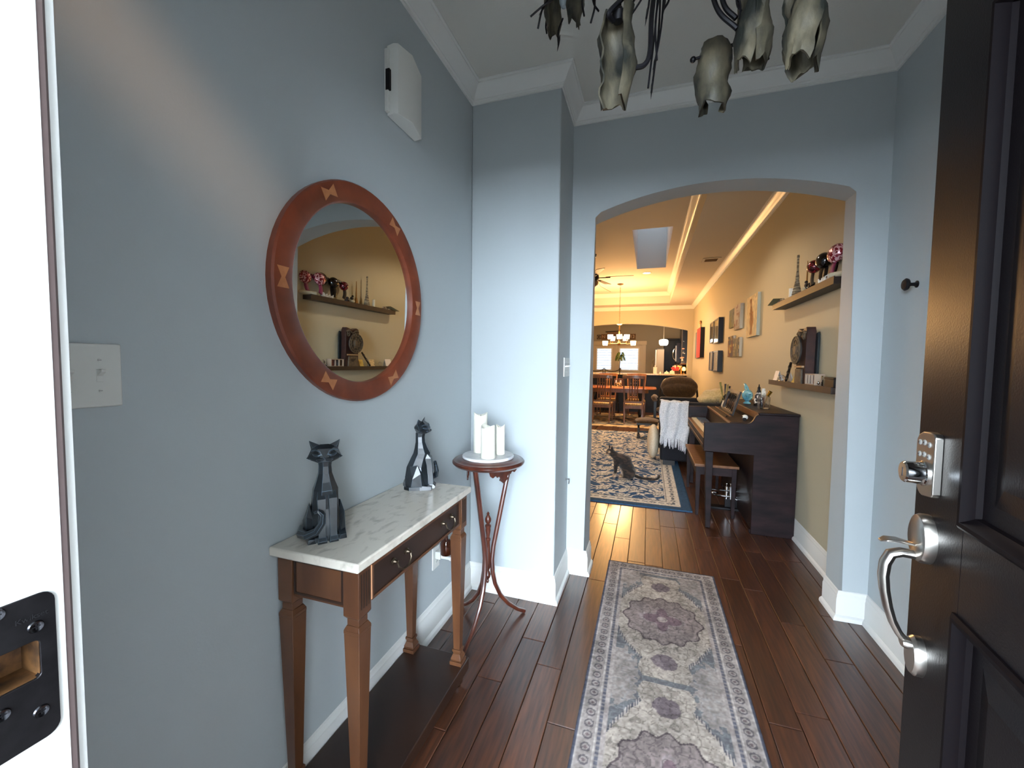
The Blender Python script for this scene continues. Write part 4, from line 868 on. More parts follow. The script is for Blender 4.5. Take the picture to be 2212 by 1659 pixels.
st_m = mat('striped_stone', (92,80,64), .6, col2=(160,146,120), ns=26, st=(.6,.6,4), lo=.45, hi=.55)
z = u
for i in range(7):
    rr = .036-.0038*i; h = .021; part('tier', M().lathe([(.001,0),(rr,0),(rr*1.05,.004),(rr*.86,h*.8),(rr*.95,h),(.001,h)], (1.11,3.85,z), 18), st_m, o); z += h
part('spire', M().lathe([(.001,0),(.0145,0),(.011,.03),(.008,.06),(.0075,.16),(.010,.17),(.008,.185),(.001,.187)], (1.11,3.85,z), 14), st_m, o)
o = thing('shelf_candle', 'small cream candle on the upper shelf beside the tower', 'candle', (1.10,3.955,u)); part('wax_body', M().lathe([(.001,0),(.016,0),(.016,.085),(.013,.088),(.001,.084)], (1.10,3.955,u), 18), wax, o); part('wick', M().cyl((1.10,3.955,u+.083),(1.10,3.955,u+.094),.001,n=5), black_iron, o)
o = thing('dried_flowers', 'dried flower sprig lying at the far end of the upper shelf', 'dried flowers', (1.10,4.20,u))
part('stems', M().tube([(1.10,4.05,u+.006),(1.10,4.15,u+.014),(1.095,4.25,u+.024)], .003, 6).tube([(1.11,4.06,u+.006),(1.115,4.17,u+.02)], .003, 6), mat('straw', (150,130,90), .8), o)
for i in range(7): part('blossom', M().ell((1.09+.006*(i%3),4.12+.022*i,u+.020+.006*(i%2)),(.011,.011,.010),8,6), mat('dusty_blossom', (120,96,84), .8, col2=(190,170,140), ns=60), o)
o = thing('postcard', 'flat grey-green card jutting over the far end of the upper shelf', 'card', (1.09,4.25,u)); q = M().box(-.055,-.09,.0,.03,.09,.0015); q.xf(0, Matrix.Translation((1.085,4.27,u+.002))@Matrix.Rotation(rad(-12),4,'X')); q.v=[(x,y,z+.019) for x,y,z in q.v]; part('sheet', q, mat('sage_card', (150,146,110), .7), o)

# lower shelf
o = thing('carved_mask', 'tall dark carved wooden mask statue on the lower shelf', 'statue', (1.11,3.60,lo_))
mk = mat('carved_brown', (46,26,24), .5, col2=(64,36,30), ns=26, bump=.4)
mk2 = mat('carved_grey', (70,60,50), .6, col2=(96,84,68), ns=30)
Y0, Y1 = 3.505, 3.70
part('body', M().prism([(Y0,lo_),(Y1,lo_),(Y1,lo_+.30),(Y1+.006,lo_+.37),(Y1-.005,lo_+.405),(Y1-.035,lo_+.415),(3.60,lo_+.395),(Y0+.045,lo_+.41),(Y0+.01,lo_+.418),(Y0-.006,lo_+.385),(Y0,lo_+.30)], 'x', 1.085, 1.145), mk, o, bev=.004)
part('back_board', M().prism([(Y0-.03,lo_),(Y0+.04,lo_),(Y0+.04,lo_+.36),(Y0-.022,lo_+.375),(Y0-.034,lo_+.33)], 'x', 1.145, 1.160), mat('dark_teal_wood', (24,32,36), .6), o, bev=.002)
for yy in (Y0+.038, Y1-.038):
    part('eye_ring', M().tube([(1.082,yy+.020*math.cos(2*pi*a/16),lo_+.352+.026*math.sin(2*pi*a/16)) for a in range(16)], .005, 6, closed=True), mk2, o); part('pupil', M().ell((1.083,yy,lo_+.352),(.006,.008,.012),10,7), mk2, o)
part('brow', M().tube(curve([(1.082,Y0+.005,lo_+.375),(1.078,Y0+.05,lo_+.388),(1.076,3.60,lo_+.360),(1.078,Y1-.05,lo_+.388),(1.082,Y1-.005,lo_+.375)],5), .006, 6), mk2, o)
part('lower_face', M().prism([(Y0+.03,lo_),(Y1-.02,lo_),(Y1-.03,lo_+.11),(Y0+.04,lo_+.11)], 'x', 1.070, 1.086), mk2, o, bev=.004); part('mouth', M().hull([(1.066,Y0+.06,lo_+.085),(1.066,Y1-.055,lo_+.085),(1.066,3.60,lo_+.05),(1.074,3.60,lo_+.07),(1.066,3.57,lo_+.058)]), black_wood, o)
part('chin_band', M().box(1.068,Y0+.02,lo_+.120,1.086,Y1-.02,lo_+.134), mat('tan_band', (170,140,104), .6), o)
o = thing('sun_disc', 'round dark carved sun calendar disc leaning on the wooden mask', 'plaque', (1.065,3.64,lo_+.14))
dk = mat('dark_stone', (30,30,30), .6, col2=(54,50,46), ns=30, bump=.4); dcy, dcz, dx = 3.635, lo_+.252, 1.060
def ringx(r0, w, x, mt_, nm): part(nm, M().tube([(x,dcy+r0*math.cos(2*pi*a/36),dcz+r0*math.sin(2*pi*a/36)) for a in range(36)], w, 6, closed=True), mt_, o)
q = M().lathe([(.001,0),(.108,0),(.108,.010),(.001,.010)], n=40); q.xf(0, Matrix.Translation((dx+.008,dcy,dcz))@Matrix.Rotation(rad(-90),4,'Y')); part('plate', q, dk, o)
for r0 in (.104,.080,.046): ringx(r0, .004, dx-.003, mk2, 'raised_ring')
for a in range(16):
    t = 2*pi*a/16; part('glyph', M().hull([(dx-.004+s,dcy+rr*math.cos(t+b),dcz+rr*math.sin(t+b)) for s in (0,.004) for rr in (.086,.099) for b in (-.08,.08)]), mk2, o)
part('face', M().hull([(dx-.010,dcy+a,dcz+b) for a,b in ((-.02,-.03),(.02,-.03),(-.03,0),(.03,0),(-.02,.03),(.02,.03))]+[(dx,dcy+a,dcz+b) for a,b in ((-.03,-.036),(.03,-.036),(-.036,0),(.036,0),(-.03,.036),(.03,.036))]), mk2, o)
for a in range(8):
    t = 2*pi*a/8+.2; part('ray', M().hull([(dx-.006,dcy+.05*math.cos(t-.2),dcz+.05*math.sin(t-.2)),(dx-.006,dcy+.05*math.cos(t+.2),dcz+.05*math.sin(t+.2)),(dx-.006,dcy+.076*math.cos(t),dcz+.076*math.sin(t)),(dx,dcy+.058*math.cos(t),dcz+.058*math.sin(t))]), mk2, o)
o = thing('rain_stick', 'dark carved stick leaning diagonally against the sun disc', 'stick', (1.075,3.80,lo_))
part('rod', M().tube([(1.073,3.885,lo_+.010),(1.066,3.80,lo_+.085),(1.058,3.725,lo_+.155)], .010, 10), black_wood, o)
for t in (.15,.45,.75): part('binding', M().tube([(1.073-.015*t,3.885-.16*t,lo_+.010+.145*t),(1.072-.015*t,3.873-.16*t,lo_+.021+.145*t)], .0125, 10), mk2, o)
def card(y0, y1, h, label, mt_, lean=.02, nm='greeting_card'):
    o = thing(nm, label, 'card', (1.10,(y0+y1)/2,lo_)); part('front_leaf', M().hull([(1.085,y0,lo_),(1.085,y1,lo_),(1.085+lean,y0,lo_+h),(1.085+lean,y1,lo_+h),(1.087,y0,lo_),(1.087,y1,lo_),(1.087+lean,y0,lo_+h),(1.087+lean,y1,lo_+h)]), mt_, o); part('back_leaf', M().hull([(1.13,y0,lo_),(1.13,y1,lo_),(1.087+lean,y0,lo_+h),(1.087+lean,y1,lo_+h),(1.132,y0,lo_),(1.132,y1,lo_),(1.089+lean,y0,lo_+h),(1.089+lean,y1,lo_+h)]), white_pl, o)
card(4.19, 4.30, .085, 'white folded card with dark print at the far end of the lower shelf', mat('printed_card', (232,222,214), .6, col2=(190,120,100), ns=22, lo=.62, hi=.7))
card(3.90, 3.985, .078, 'cream folded card with a pale floral print beside the leaning stick', mat('floral_card', (226,204,160), .6, col2=(150,120,80), ns=50, lo=.55, hi=.62))
card(3.735, 3.80, .075, 'yellow folded card behind the leaning stick', mat('yellow_card', (214,180,90), .6, col2=(170,110,60), ns=30, lo=.55, hi=.65), .03)
o = thing('glass_bead', 'small clear glass ball between the two cards', 'glass ball', (1.10,4.10,lo_)); part('ball', M().ell((1.10,4.10,lo_+.027),.027,16,10), gj, o); part('base_ring', M().lathe([(.012,0),(.02,0),(.018,.006),(.012,.004)], (1.10,4.10,lo_), 14), chrome, o)
o = thing('photo_cube_frame', 'wooden display box with small framed compartments beside the mask', 'display box', (1.10,3.38,lo_))
part('box_frame', framed([(3.30,lo_),(3.475,lo_),(3.475,lo_+.078),(3.30,lo_+.078)], [(3.306,lo_+.006),(3.469,lo_+.006),(3.469,lo_+.072),(3.306,lo_+.072)], 'x', 1.078, 1.14), mat('pale_frame', (170,150,130), .5), o)
part('back_panel', M().box(1.128,3.302,lo_+.002,1.139,3.473,lo_+.076), black_wood, o)
for i, cc in enumerate(((112,54,50),(60,70,90),(80,60,50))): part('compartment', M().box(1.09,3.315+.054*i,lo_+.010,1.13,3.358+.054*i,lo_+.068), mat('compartment_%d' % i, cc, .4, col2=(40,36,40), ns=40), o, bev=.003)
for i in range(2): part('divider', M().box(1.079,3.3605+.054*i,lo_+.006,1.13,3.3645+.054*i,lo_+.072), mat('pale_frame', (170,150,130), .5), o)
o = thing('silver_bangle', 'silver ring-shaped bangle lying near the black box', 'bangle', (1.10,3.21,lo_)); part('ring', M().tube([(1.095+.022*math.cos(2*pi*a/24)*.6,3.21+.034*math.cos(2*pi*a/24),lo_+.036+.030*math.sin(2*pi*a/24)) for a in range(24)], .006, 8, closed=True), chrome, o); part('charm', M().ell((1.085,3.245,lo_+.02),.010,10,7), chrome, o)
o = thing('black_box', 'small black box at the near end of the lower shelf', 'box', (1.11,3.075,lo_)); part('body', M().box(1.082,3.0,lo_,1.145,3.14,lo_+.05), black_iron, o, bev=.003); part('lid', M().box(1.080,2.998,lo_+.05,1.147,3.142,lo_+.062), black_iron, o, bev=.002)

# ------------------------------------------------------------------ pictures on the right wall
def art(y0, y1, z0, z1, dep, label, c1, c2, fn=None, edge=(200,190,170), cat='painting', name='canvas_painting', group='pictures on the tan wall'):
    o = thing(name, label, cat, (1.165,(y0+y1)/2,z0), 0, group); x = 1.165-dep
    part('stretcher', M().box(x+.001,y0,z0,1.1645,y1,z1), mat('canvas_edge', edge, .7), o, bev=.002)
    nx, ny = 40, 50; me = D.meshes.new('painted_face'); ys, zs = np.linspace(y0,y1,nx), np.linspace(z0,z1,ny); A, Bz = np.meshgrid(ys, zs)
    co = np.stack([np.full_like(A,x),A,Bz],-1).reshape(-1,3); i = np.arange(nx*ny).reshape(ny,nx); q = np.stack([i[:-1,:-1],i[1:,:-1],i[1:,1:],i[:-1,1:]],-1).reshape(-1,4)
    inv = INV[o.name]; me.from_pydata([tuple(inv @ Vector(p)) for p in co], [], q.tolist())
    uu, vv = (A-y0)/(y1-y0), (Bz-z0)/(z1-z0)
    rgb = fn(1-uu, vv, A, Bz).reshape(-1,3)/255.; rgb = np.where(rgb<=.04045, rgb/12.92, ((rgb+.055)/1.055)**2.4)
    a = me.color_attributes.new('col','FLOAT_COLOR','POINT'); a.data.foreach_set('color', np.concatenate([rgb,np.ones((len(rgb),1))],1).ravel())
    p = D.objects.new('painted_face', me); C.objects.link(p); me.materials.append(vcp); p.parent = o
    return o
B3 = lambda c, X: np.broadcast_to(np.array(c,float), X.shape+(3,)).copy()
def fig(u_, v, A, Bz):                                  # tan standing figure on cream
    c = B3((222,196,150), u_); w = .10+.10*np.sin(v*3.2)**2*(v < .6)+.03*np.sin(v*22); d = np.abs(u_-.45-.06*np.sin(v*5))
    c = mixc(c, (160,104,56), 1-ss(w*.7,w,d)*1.0); c[(v < .05)|(v > .93)] = (222,196,150); c[(d < .02)&(v > .1)&(v < .9)] = (110,66,34); return c*(.9+.2*vnoise(A,Bz,40,5))[...,None]
art(5.20,5.70,1.735,2.215,.035,'tall cream canvas painting of a thin brown standing figure', 0, 0, fig, (186,190,176))
def misty(a, b, c_):
    def g(u_, v, A, Bz):
        n = vnoise(A,Bz,9,int(a[0])); return mixc(mixc(B3(a,u_), b, ss(.3,.7,n*.6+v*.5)), c_, ss(.66,.72,vnoise(A*1.6,Bz,22,3)))
    return g
art(6.50,6.90,1.945,2.210,.03,'small misty green-grey landscape painting, left of the upper pair', 0, 0, misty((120,126,84),(120,134,140),(90,100,100)))
art(6.08,6.47,1.885,2.215,.04,'small pale winter painting with red flecks, right of the upper pair', 0, 0, misty((178,170,164),(206,198,188),(128,72,66)))
art(6.52,6.92,1.520,1.820,.03,'small dark blue and rust painting, left of the lower pair', 0, 0, misty((110,52,40),(48,62,90),(186,150,80)))
art(6.08,6.49,1.515,1.770,.035,'small ochre and slate abstract painting, right of the lower pair', 0, 0, misty((126,112,84),(88,90,96),(184,168,130)))
def red(u_, v, A, Bz):
    c = B3((206,66,62), u_); t = np.abs(u_-.55-.1*np.sin(v*9)) < .05*(1-np.abs(v-.6)); c[t & (v < .9)] = (40,20,24); c[(np.abs(np.sin(v*26+u_*8)) < .1)&(v > .35)&(v < .8)] = (70,24,28); return c
art(9.95,10.62,1.565,2.235,.09,'large red canvas with black branch shapes and thick black edge', 0, 0, red, (18,16,18))
art(10.68,11.30,1.560,2.20,.05,'large plain slate blue canvas beyond the red one', 0, 0, lambda u_,v,A,Bz: B3((104,116,126),u_)*(.9+.2*vnoise(A,Bz,6,9))[...,None], (90,100,110))
o = thing('rag_doll', 'little cloth doll hanging above the large red canvas', 'doll', (1.13,10.55,2.27), 0)
part('body', M().hull([(1.12,10.50+a,2.25+b) for a,b in ((0,0),(.16,0),(.04,.10),(.12,.10))]+[(1.155,10.52+a,2.25+b) for a,b in ((0,0),(.12,0),(.03,.09),(.09,.09))]), cream_fab, o); part('head', M().ell((1.135,10.58,2.385),(.025,.035,.04),12,8), mat('doll_skin',(206,160,120),.8), o); part('hair', M().ell((1.14,10.585,2.405),(.026,.04,.034),12,8), oak, o)
def shadowbox(y0, y1, z0, z1, label, inner, strip=None):
    o = thing('shadow_box', label, 'frame', (1.165,(y0+y1)/2,z0), 0, 'shadow box frames on the tan wall'); x = 1.165-.075
    part('frame', framed([(y0,z0),(y1,z0),(y1,z1),(y0,z1)], [(y0+.022,z0+.022),(y1-.022,z0+.022),(y1-.022,z1-.022),(y0+.022,z1-.022)], 'x', x, 1.1645), black_wood, o, bev=.002)
    b = part('mat_board', M().box(1.13,y0+.021,z0+.021,1.14,y1-.021,z1-.021), mat('mat_board', inner, .7), o)
    part('glazing', M().box(x+.006,y0+.021,z0+.021,x+.009,y1-.021,z1-.021), glass, o)
    part('picture', M().box(1.127,y0+.08,z0+.08,1.1305,y1-.08,z1-.08), mat('picture_print', strip or (196,170,120), .6, col2=(110,90,60), ns=30), b)
shadowbox(8.17,8.58,1.80,2.185,'upper far black shadow box frame with a cream mount',(206,180,120))
shadowbox(7.58,8.10,1.775,2.195,'upper near black shadow box frame with a cream mount',(210,190,140))
shadowbox(8.15,8.56,1.29,1.645,'lower far black shadow box frame with a pale mount',(180,160,120))
shadowbox(7.54,8.06,1.285,1.64,'lower near black shadow box frame reflecting the bright shutters',(214,214,220),(200,204,214))
V0 = thing('ceiling_vent', 'brown framed air vent in the living room ceiling', 'vent', (.89,7.16,3.045))
part('frame', framed([(.76,7.03),(1.02,7.03),(1.02,7.29),(.76,7.29)], [(.80,7.07),(.98,7.07),(.98,7.25),(.80,7.25)], 'z', 3.040, 3.0495), ceil_warm, V0)
part('backing', M().box(.80,7.07,3.047,.98,7.25,3.0492), mat('vent_dark', (60,44,30), .7), V0)
for i in range(6): part('slat', M().box(.80,7.085+.028*i,3.041,.98,7.097+.028*i,3.047), mat('vent_slat', (110,84,56), .6), V0)
for i, (cx, cy) in enumerate(CANS):
    o = thing('can_light', ['lit round recessed light beyond the skylight','lit round recessed light nearest the archway','lit round recessed light by the far left corner of the tray','lit round recessed light at the near left of the tray'][i], 'ceiling light', (cx,cy,TZ))
    part('trim_ring', M().rings([[(cx+q*math.cos(2*pi*a/28),cy+q*math.sin(2*pi*a/28),z) for a in range(28)] for q, z in ((.095,TZ-.001),(.095,TZ-.007),(.074,TZ-.006),(.074,TZ-.001))], closed=True), white, o)
    part('lens', M().lathe([(.001,TZ-.004),(.073,TZ-.004),(.073,TZ-.0015),(.001,TZ-.0015)], (cx,cy,0), 28), mat('lit_lens', (255,232,196), .4, emis=(255,222,170), es=9), o)

# ceiling fan
FX, FY, FZ = -1.0, 7.5, 2.90
F = thing('ceiling_fan', 'bronze ceiling fan with brown blades, mostly hidden by the archway', 'ceiling fan', (FX,FY,TZ))
part('downrod', M().cyl((FX,FY,TZ-.04),(FX,FY,FZ+.14),.014), black_iron, F); part('canopy', M().lathe([(.001,TZ),(.07,TZ),(.06,TZ-.05),(.02,TZ-.07),(.001,TZ-.07)], (FX,FY,0), 24), bronze, F)
part('motor', M().lathe([(.001,.16),(.05,.155),(.10,.12),(.12,.06),(.12,.01),(.09,-.02),(.001,-.02)], (FX,FY,FZ), 28), bronze, F)
part('light_bowl', M().lathe([(.085,-.02),(.11,-.05),(.10,-.10),(.05,-.135),(.001,-.14)], (FX,FY,FZ), 28), mat('opal_bowl', (150,130,104), .4), F)
for i in range(5):
    R0 = Matrix.Translation((FX,FY,FZ)) @ Matrix.Rotation(rad(72*i+1),4,'Z') @ Matrix.Rotation(rad(9),4,'X')
    q = M().prism([(.24,-.055),(.70,-.072),(.715,-.06),(.715,.06),(.70,.072),(.24,.055)], 'z', .036, .044); q.xf(0,R0); b = part('blade', q, mat('blade_wood', (92,64,38), .5, col2=(110,78,46), ns=10, st=(.3,2,1)), F)
    q = M().box(.08,-.03,.02,.32,.03,.035); q.xf(0,R0); part('blade_iron', q, black_iron, b, bev=.004)
part('pull_chain', M().tube([(FX+.09,FY,FZ-.02),(FX+.15,FY+.02,FZ-.12),(FX+.33,FY+.05,FZ-.22)], .003, 6), brass_dk, F)

# ------------------------------------------------------------------ navy armchair with a white throw, beside it a tan blanket
A0, A1, ax = 5.95, 6.98, .185
AC = thing('armchair', 'dark navy upholstered armchair behind the piano, its arm facing us', 'armchair', (.65,6.46,0))
part('base', M().box(.22,6.0,.075,1.10,6.93,.40), navy, AC, bev=.02)
for y0 in (A0, A1-.20):
    part('arm', M().box(ax,y0,.075,1.06,y0+.20,.80).prism([(y0,.78),(y0+.20,.78),(y0+.21,.84),(y0+.17,.885),(y0+.03,.885),(y0-.012,.84)], 'x', ax, 1.04), navy, AC, bev=.025, seg=3)
part('backrest', M().prism([(.86,.35),(1.13,.35),(1.15,.98),(1.08,1.02),(.98,.99)], 'y', 6.12, 6.81), navy, AC, bev=.04, seg=3)
part('seat_cushion', M().box(.20,6.155,.40,.88,6.775,.53), navy, AC, bev=.03, seg=3)
for lx in (.26,1.0):
    for ly in (6.0,6.90): part('foot', M().box(lx-.035,ly-.03,.0105,lx+.12,ly+.05,.08), black_wood, AC)
q = M(); nx, ny = 26, 34; rs = random.Random(4)
def hang(i, j):
    s, t = i/(nx-1), j/(ny-1); x = .17+.37*s+.012*math.sin(9*t+2*s); rim = .18; end = (.44-.10*s-.02*math.sin(7*s)); tot = rim+(.895-end)
    d = t*tot; wv = .010*math.sin(15*s+4*t)+.006*math.sin(31*s+9*t)
    if d < rim: return (x, A0+.17-d, .902+wv*.6-.012*s*(1-d/rim))
    return (x, A0-.024+wv-.006*math.sin(6*t), .890-(d-rim))
top = [[hang(i,j) for i in range(nx)] for j in range(ny)]; bot = [[(p[0], p[1]+(.010 if j > 8 else 0), p[2]-(.010 if j <= 8 else 0)) for p in reversed(row)] for j, row in enumerate(top)]
q.rings([a+b for a, b in zip(top, bot)])
TH = single('throw_blanket', q, throw_mat, 'white knitted throw with long fringe draped over the armchair arm', 'throw blanket', smooth=80)
for i in range(24):
    p = hang(1+i*(nx-3)/23, ny-1); ln = rs.uniform(.10,.15); w = rs.uniform(-.012,.012)
    part('fringe', M().tube([(p[0],p[1]+.005,p[2]+.01),(p[0]+w*.5,p[1]-.004,p[2]-ln*.4),(p[0]+w,p[1]+.002,p[2]-ln*.8),(p[0]+w,p[1],p[2]-ln)], [.007,.0085,.0075,.003], 6), throw_mat, TH)
single('cream_cushion', organic(M().ell((.098,6.35,.265),(.085,.25,.252),20,14).ell((.10,6.35,.20),(.08,.24,.18),20,14),.02,2), cream_fab, 'cream cushion standing on the rug against the front of the navy armchair', 'cushion', smooth=70)
q = M(); q.ell((.92,6.38,.97),(.19,.17,.085),22,12).ell((.80,6.30,.92),(.14,.12,.06),18,10).ell((1.02,6.36,.92),(.10,.20,.11),18,10).ell((.90,6.50,.95),(.16,.14,.08),18,10)
q = organic(q,.016,3); q.v = [(x,y,z+.012*math.sin(34*x+9*y)+.008*math.sin(40*y)) for x,y,z in q.v]
single('tan_blanket', q, tan_fleece, 'tan fleece blanket heaped over the back of the navy armchair', 'blanket', smooth=80)

# ------------------------------------------------------------------ glider rocker and ottoman
GL = thing('glider_chair', 'brown corduroy glider armchair with a tall rounded backrest', 'armchair', (.54,8.0,0))
q = M().ell((.545,8.02,.955),(.325,.10,.215),26,16).ell((.545,7.99,.90),(.30,.11,.15),24,14).ell((.545,8.04,1.03),(.27,.08,.13),24,14).ell((.545,8.0,.85),(.29,.10,.16),24,14)
part('back_cushion', organic(q,.016,3), brown_cord, GL, smooth=70)
part('back_frame', M().tube(curve([(.24,8.12,.45),(.22,8.14,.80),(.30,8.15,1.08),(.545,8.16,1.14),(.79,8.15,1.08),(.87,8.14,.80),(.85,8.12,.45)],6), .018, 8), black_wood, GL)
part('seat_cushion', organic(M().ell((.50,7.72,.50),(.36,.33,.10),24,12).box(.20,7.45,.43,.82,8.0,.53),.018,3), brown_cord, GL, smooth=70)
for x0 in (.13,.93):
    part('armrest', M().tube(curve([(x0,7.42,.70),(x0-.03,7.46,.755),(x0,7.6,.765),(x0,7.9,.755),(x0,8.1,.74)],5), [.048]*20+[.04], 10, flat=.7), brown_cord if x0 < .5 else black_wood, GL)
    part('arm_post', M().box(x0-.02,7.46,.30,x0+.02,7.50,.72).box(x0-.02,8.02,.30,x0+.02,8.06,.72), black_wood, GL)
    for i in range(4): part('spindle', M().cyl((x0,7.58+.11*i,.30),(x0,7.58+.11*i,.74),.010,n=8), black_wood, GL)
    part('glide_rail', M().box(x0-.025,7.40,.24,x0+.025,8.12,.31).box(x0-.03,7.36,.02,x0+.03,8.16,.08), black_wood, GL, bev=.01)
    part('rail_link', M().box(x0-.015,7.5,.08,x0+.015,7.53,.25).box(x0-.015,7.98,.08,x0+.015,8.01,.25), black_wood, GL)
part('cross_bar', M().box(.13,7.50,.26,.93,7.55,.30).box(.13,7.98,.26,.93,8.03,.30).box(.13,7.72,.025,.93,7.78,.07), black_wood, GL)
GL.location = GL.location+Vector((.06,.95,-.008)); GL.scale = (1.1,1,1)
OT = thing('ottoman', 'small brown cushioned glider ottoman with dark wooden base', 'ottoman', (.0,8.1,0))
part('cushion', organic(M().ell((.005,8.10,.335),(.225,.21,.055),24,12).box(-.19,7.92,.295,.20,8.28,.345),.014,3), brown_cord, OT, smooth=70)
for s in (-1,1):
    x0 = .005+s*.15
    part('side_panel', M().prism([(7.93,.03),(8.27,.03),(8.27,.08),(8.20,.10),(8.17,.20),(8.22,.29),(7.98,.29),(8.03,.20),(8.00,.10),(7.93,.08)], 'x', x0-.018, x0+.018), black_wood, OT, bev=.004)
    part('runner', M().box(x0-.03,7.90,.011,x0+.03,8.30,.045), black_wood, OT, bev=.008)
part('top_rail', M().box(-.18,7.95,.265,.19,7.99,.30).box(-.18,8.21,.265,.19,8.25,.30).box(-.15,8.07,.10,.16,8.13,.135), black_wood, OT)

# ------------------------------------------------------------------ dining set
stripe = mat('cream_stripe_seat', (220,190,140), .85, col2=(166,124,78), ns=14, st=(6,.2,1), lo=.45, hi=.55)
def chair_build():
    o = thing('dining_chair', '', 'chair', (0,0,0), 0, 'wooden dining chairs around the table')
    for s in (-1,1):
        part('rear_post', M().rings([[(s*x+a*.017,y+b*.014,z) for a,b in ((-1,-1),(1,-1),(1,1),(-1,1))] for x,y,z in ((.190,-.035,0),(.195,.01,.22),(.198,.015,.44),(.212,-.02,.78),(.232,-.075,1.10))]), oak, o, bev=.003)
        part('front_leg', M().taper((s*.225,.43,.42),(.022,.022),(s*.222,.43,0),(.014,.014)), oak, o, bev=.002)
        part('side_rail', M().hull([(s*.20+a,y,z) for a in (-.012,.012) for y in (.02,) for z in (.36,.425)]+[(s*.225+a,.43,z) for a in (-.012,.012) for z in (.36,.425)]), oak, o)
    part('top_rail', M().rings([[(x,-.078-.020*(1-(x/.25)**2)+a,z+.012*(1-(x/.25)**2)) for a,z in ((-.011,1.045),(.011,1.05),(.011,1.125),(-.011,1.12))] for x in [-.25+.05*i for i in range(11)]]), oak, o, bev=.004)
    part('lower_rail', M().box(-.195,.0,.485,.195,.022,.535), oak, o, bev=.003); part('back_apron', M().box(-.19,.005,.355,.19,.025,.425), oak, o, bev=.002); part('front_apron', M().box(-.215,.42,.36,.215,.44,.425), oak, o, bev=.002)
    for x in (-.085,-.03,.03,.085):
        part('slat', M().hull([(x+a,y+b,z) for a in (-.0125,.0125) for y,z in ((.012,.53),(-.094,1.06)) for b in (-.005,.005)]), oak, o)
    for z in (.70,.95): 
        y = .012-.106*(z-.53)/.53; part('cross_slat', M().box(-.085,y-.004,z-.008,.085,y+.004,z+.008), oak, o)
    part('seat', M().prism([(-.205,.03),(.205,.03),(.245,.44),(.20,.475),(-.20,.475),(-.245,.44)], 'z', .425, .470), stripe, o, bev=.015, seg=3)
    return o
ch = chair_build(); ch.location = (-.305,9.775,.0085); ch['label'] = 'near dining chair on the right, back towards us, beside the glider'
dup(ch, (-1.03,9.775,.0085), 0, 'near dining chair on the left, half hidden by the archway')
dup(ch, (-.29,11.36,.0085), pi, 'far dining chair on the right side, across the table, facing us')
dup(ch, (-1.03,11.36,.0085), pi, 'far dining chair on the left side, across the table, facing us')
DT = thing('dining_table', 'long honey wood dining table with rounded ends', 'table', (-.75,10.55,0))
tp = rrect(-1.72,.20,10.08,11.02,.22,8)
part('tabletop', M().prism(tp, 'z', .795, .825), mat('table_wood', (166,92,46), .22, col2=(186,108,56), ns=8, st=(.3,2,1), coat=.5), DT, bev=.008, seg=3)
part('apron', framed(rrect(-1.52,.02,10.24,10.86,.1), rrect(-1.50,.0,10.26,10.84,.09), 'z', .70, .795), oak, DT)
for x in (-1.35,-.15):
    part('pedestal', M().lathe([(.001,.06),(.05,.07),(.075,.2),(.05,.3),(.045,.5),(.08,.6),(.09,.7),(.001,.7)], (x,10.55,.008), 18), black_wood, DT)
    part('pedestal_foot', M().tube([(x,10.12,.030),(x,10.35,.06),(x,10.55,.12),(x,10.75,.06),(x,10.98,.030)], [.022,.034,.05,.034,.022], 8), black_wood, DT)
o = thing('table_centerpiece', 'little birdhouse-style caddy on a runner in the middle of the dining table', 'centerpiece', (-.70,10.5,.826))
part('tray', M().box(-.92,10.38,.8262,-.40,10.62,.836), mat('woven_tray', (196,160,110), .8, col2=(140,104,66), ns=40), o); part('box', M().box(-.78,10.44,.836,-.62,10.56,.93), mat('patterned_box', (206,180,130), .7, col2=(70,60,40), ns=26, lo=.5, hi=.55), o, bev=.004)
part('upright', M().box(-.795,10.47,.83,-.78,10.53,1.03).box(-.62,10.47,.83,-.605,10.53,1.03).box(-.79,10.47,1.01,-.61,10.53,1.03), oak, o)
for i in range(3): part('shaker', M().lathe([(.001,.93),(.022,.93),(.022,.985),(.012,.995),(.001,.995)], (-.755+.055*i,10.5,0), 12), [white_pl, brass_dk, wax][i], o)

# dining chandelier, lit
cz, cxx, cyy = 1.905, -.70, 10.4
DC = thing('dining_chandelier', 'lit brass chandelier with frosted glass shades above the dining table', 'chandelier', (cxx,cyy,TZ))
part('canopy', M().lathe([(.001,TZ),(.075,TZ),(.07,TZ-.02),(.02,TZ-.035),(.001,TZ-.035)], (cxx,cyy,0), 24), brass_dk, DC)
q = M()
for i in range(24): q.tube([(cxx+(.009*math.cos(t) if i%2 else 0),cyy+(0 if i%2 else .009*math.cos(t)),3.29-.038*i+.024*math.sin(t)) for t in [2*pi*a/8 for a in range(8)]], .003, 5, closed=True)
part('chain', q, brass_dk, DC, kind='stuff')
part('stem', M().lathe([(.001,2.40),(.02,2.395),(.075,2.375),(.06,2.36),(.016,2.345),(.016,1.96),(.03,1.94),(.045,1.90),(.02,1.86),(.001,1.84)], (cxx,cyy,0), 20), brass_dk, DC)
lit = mat('lit_frosted_shade', (255,240,214), .4, emis=(255,226,178), es=7)
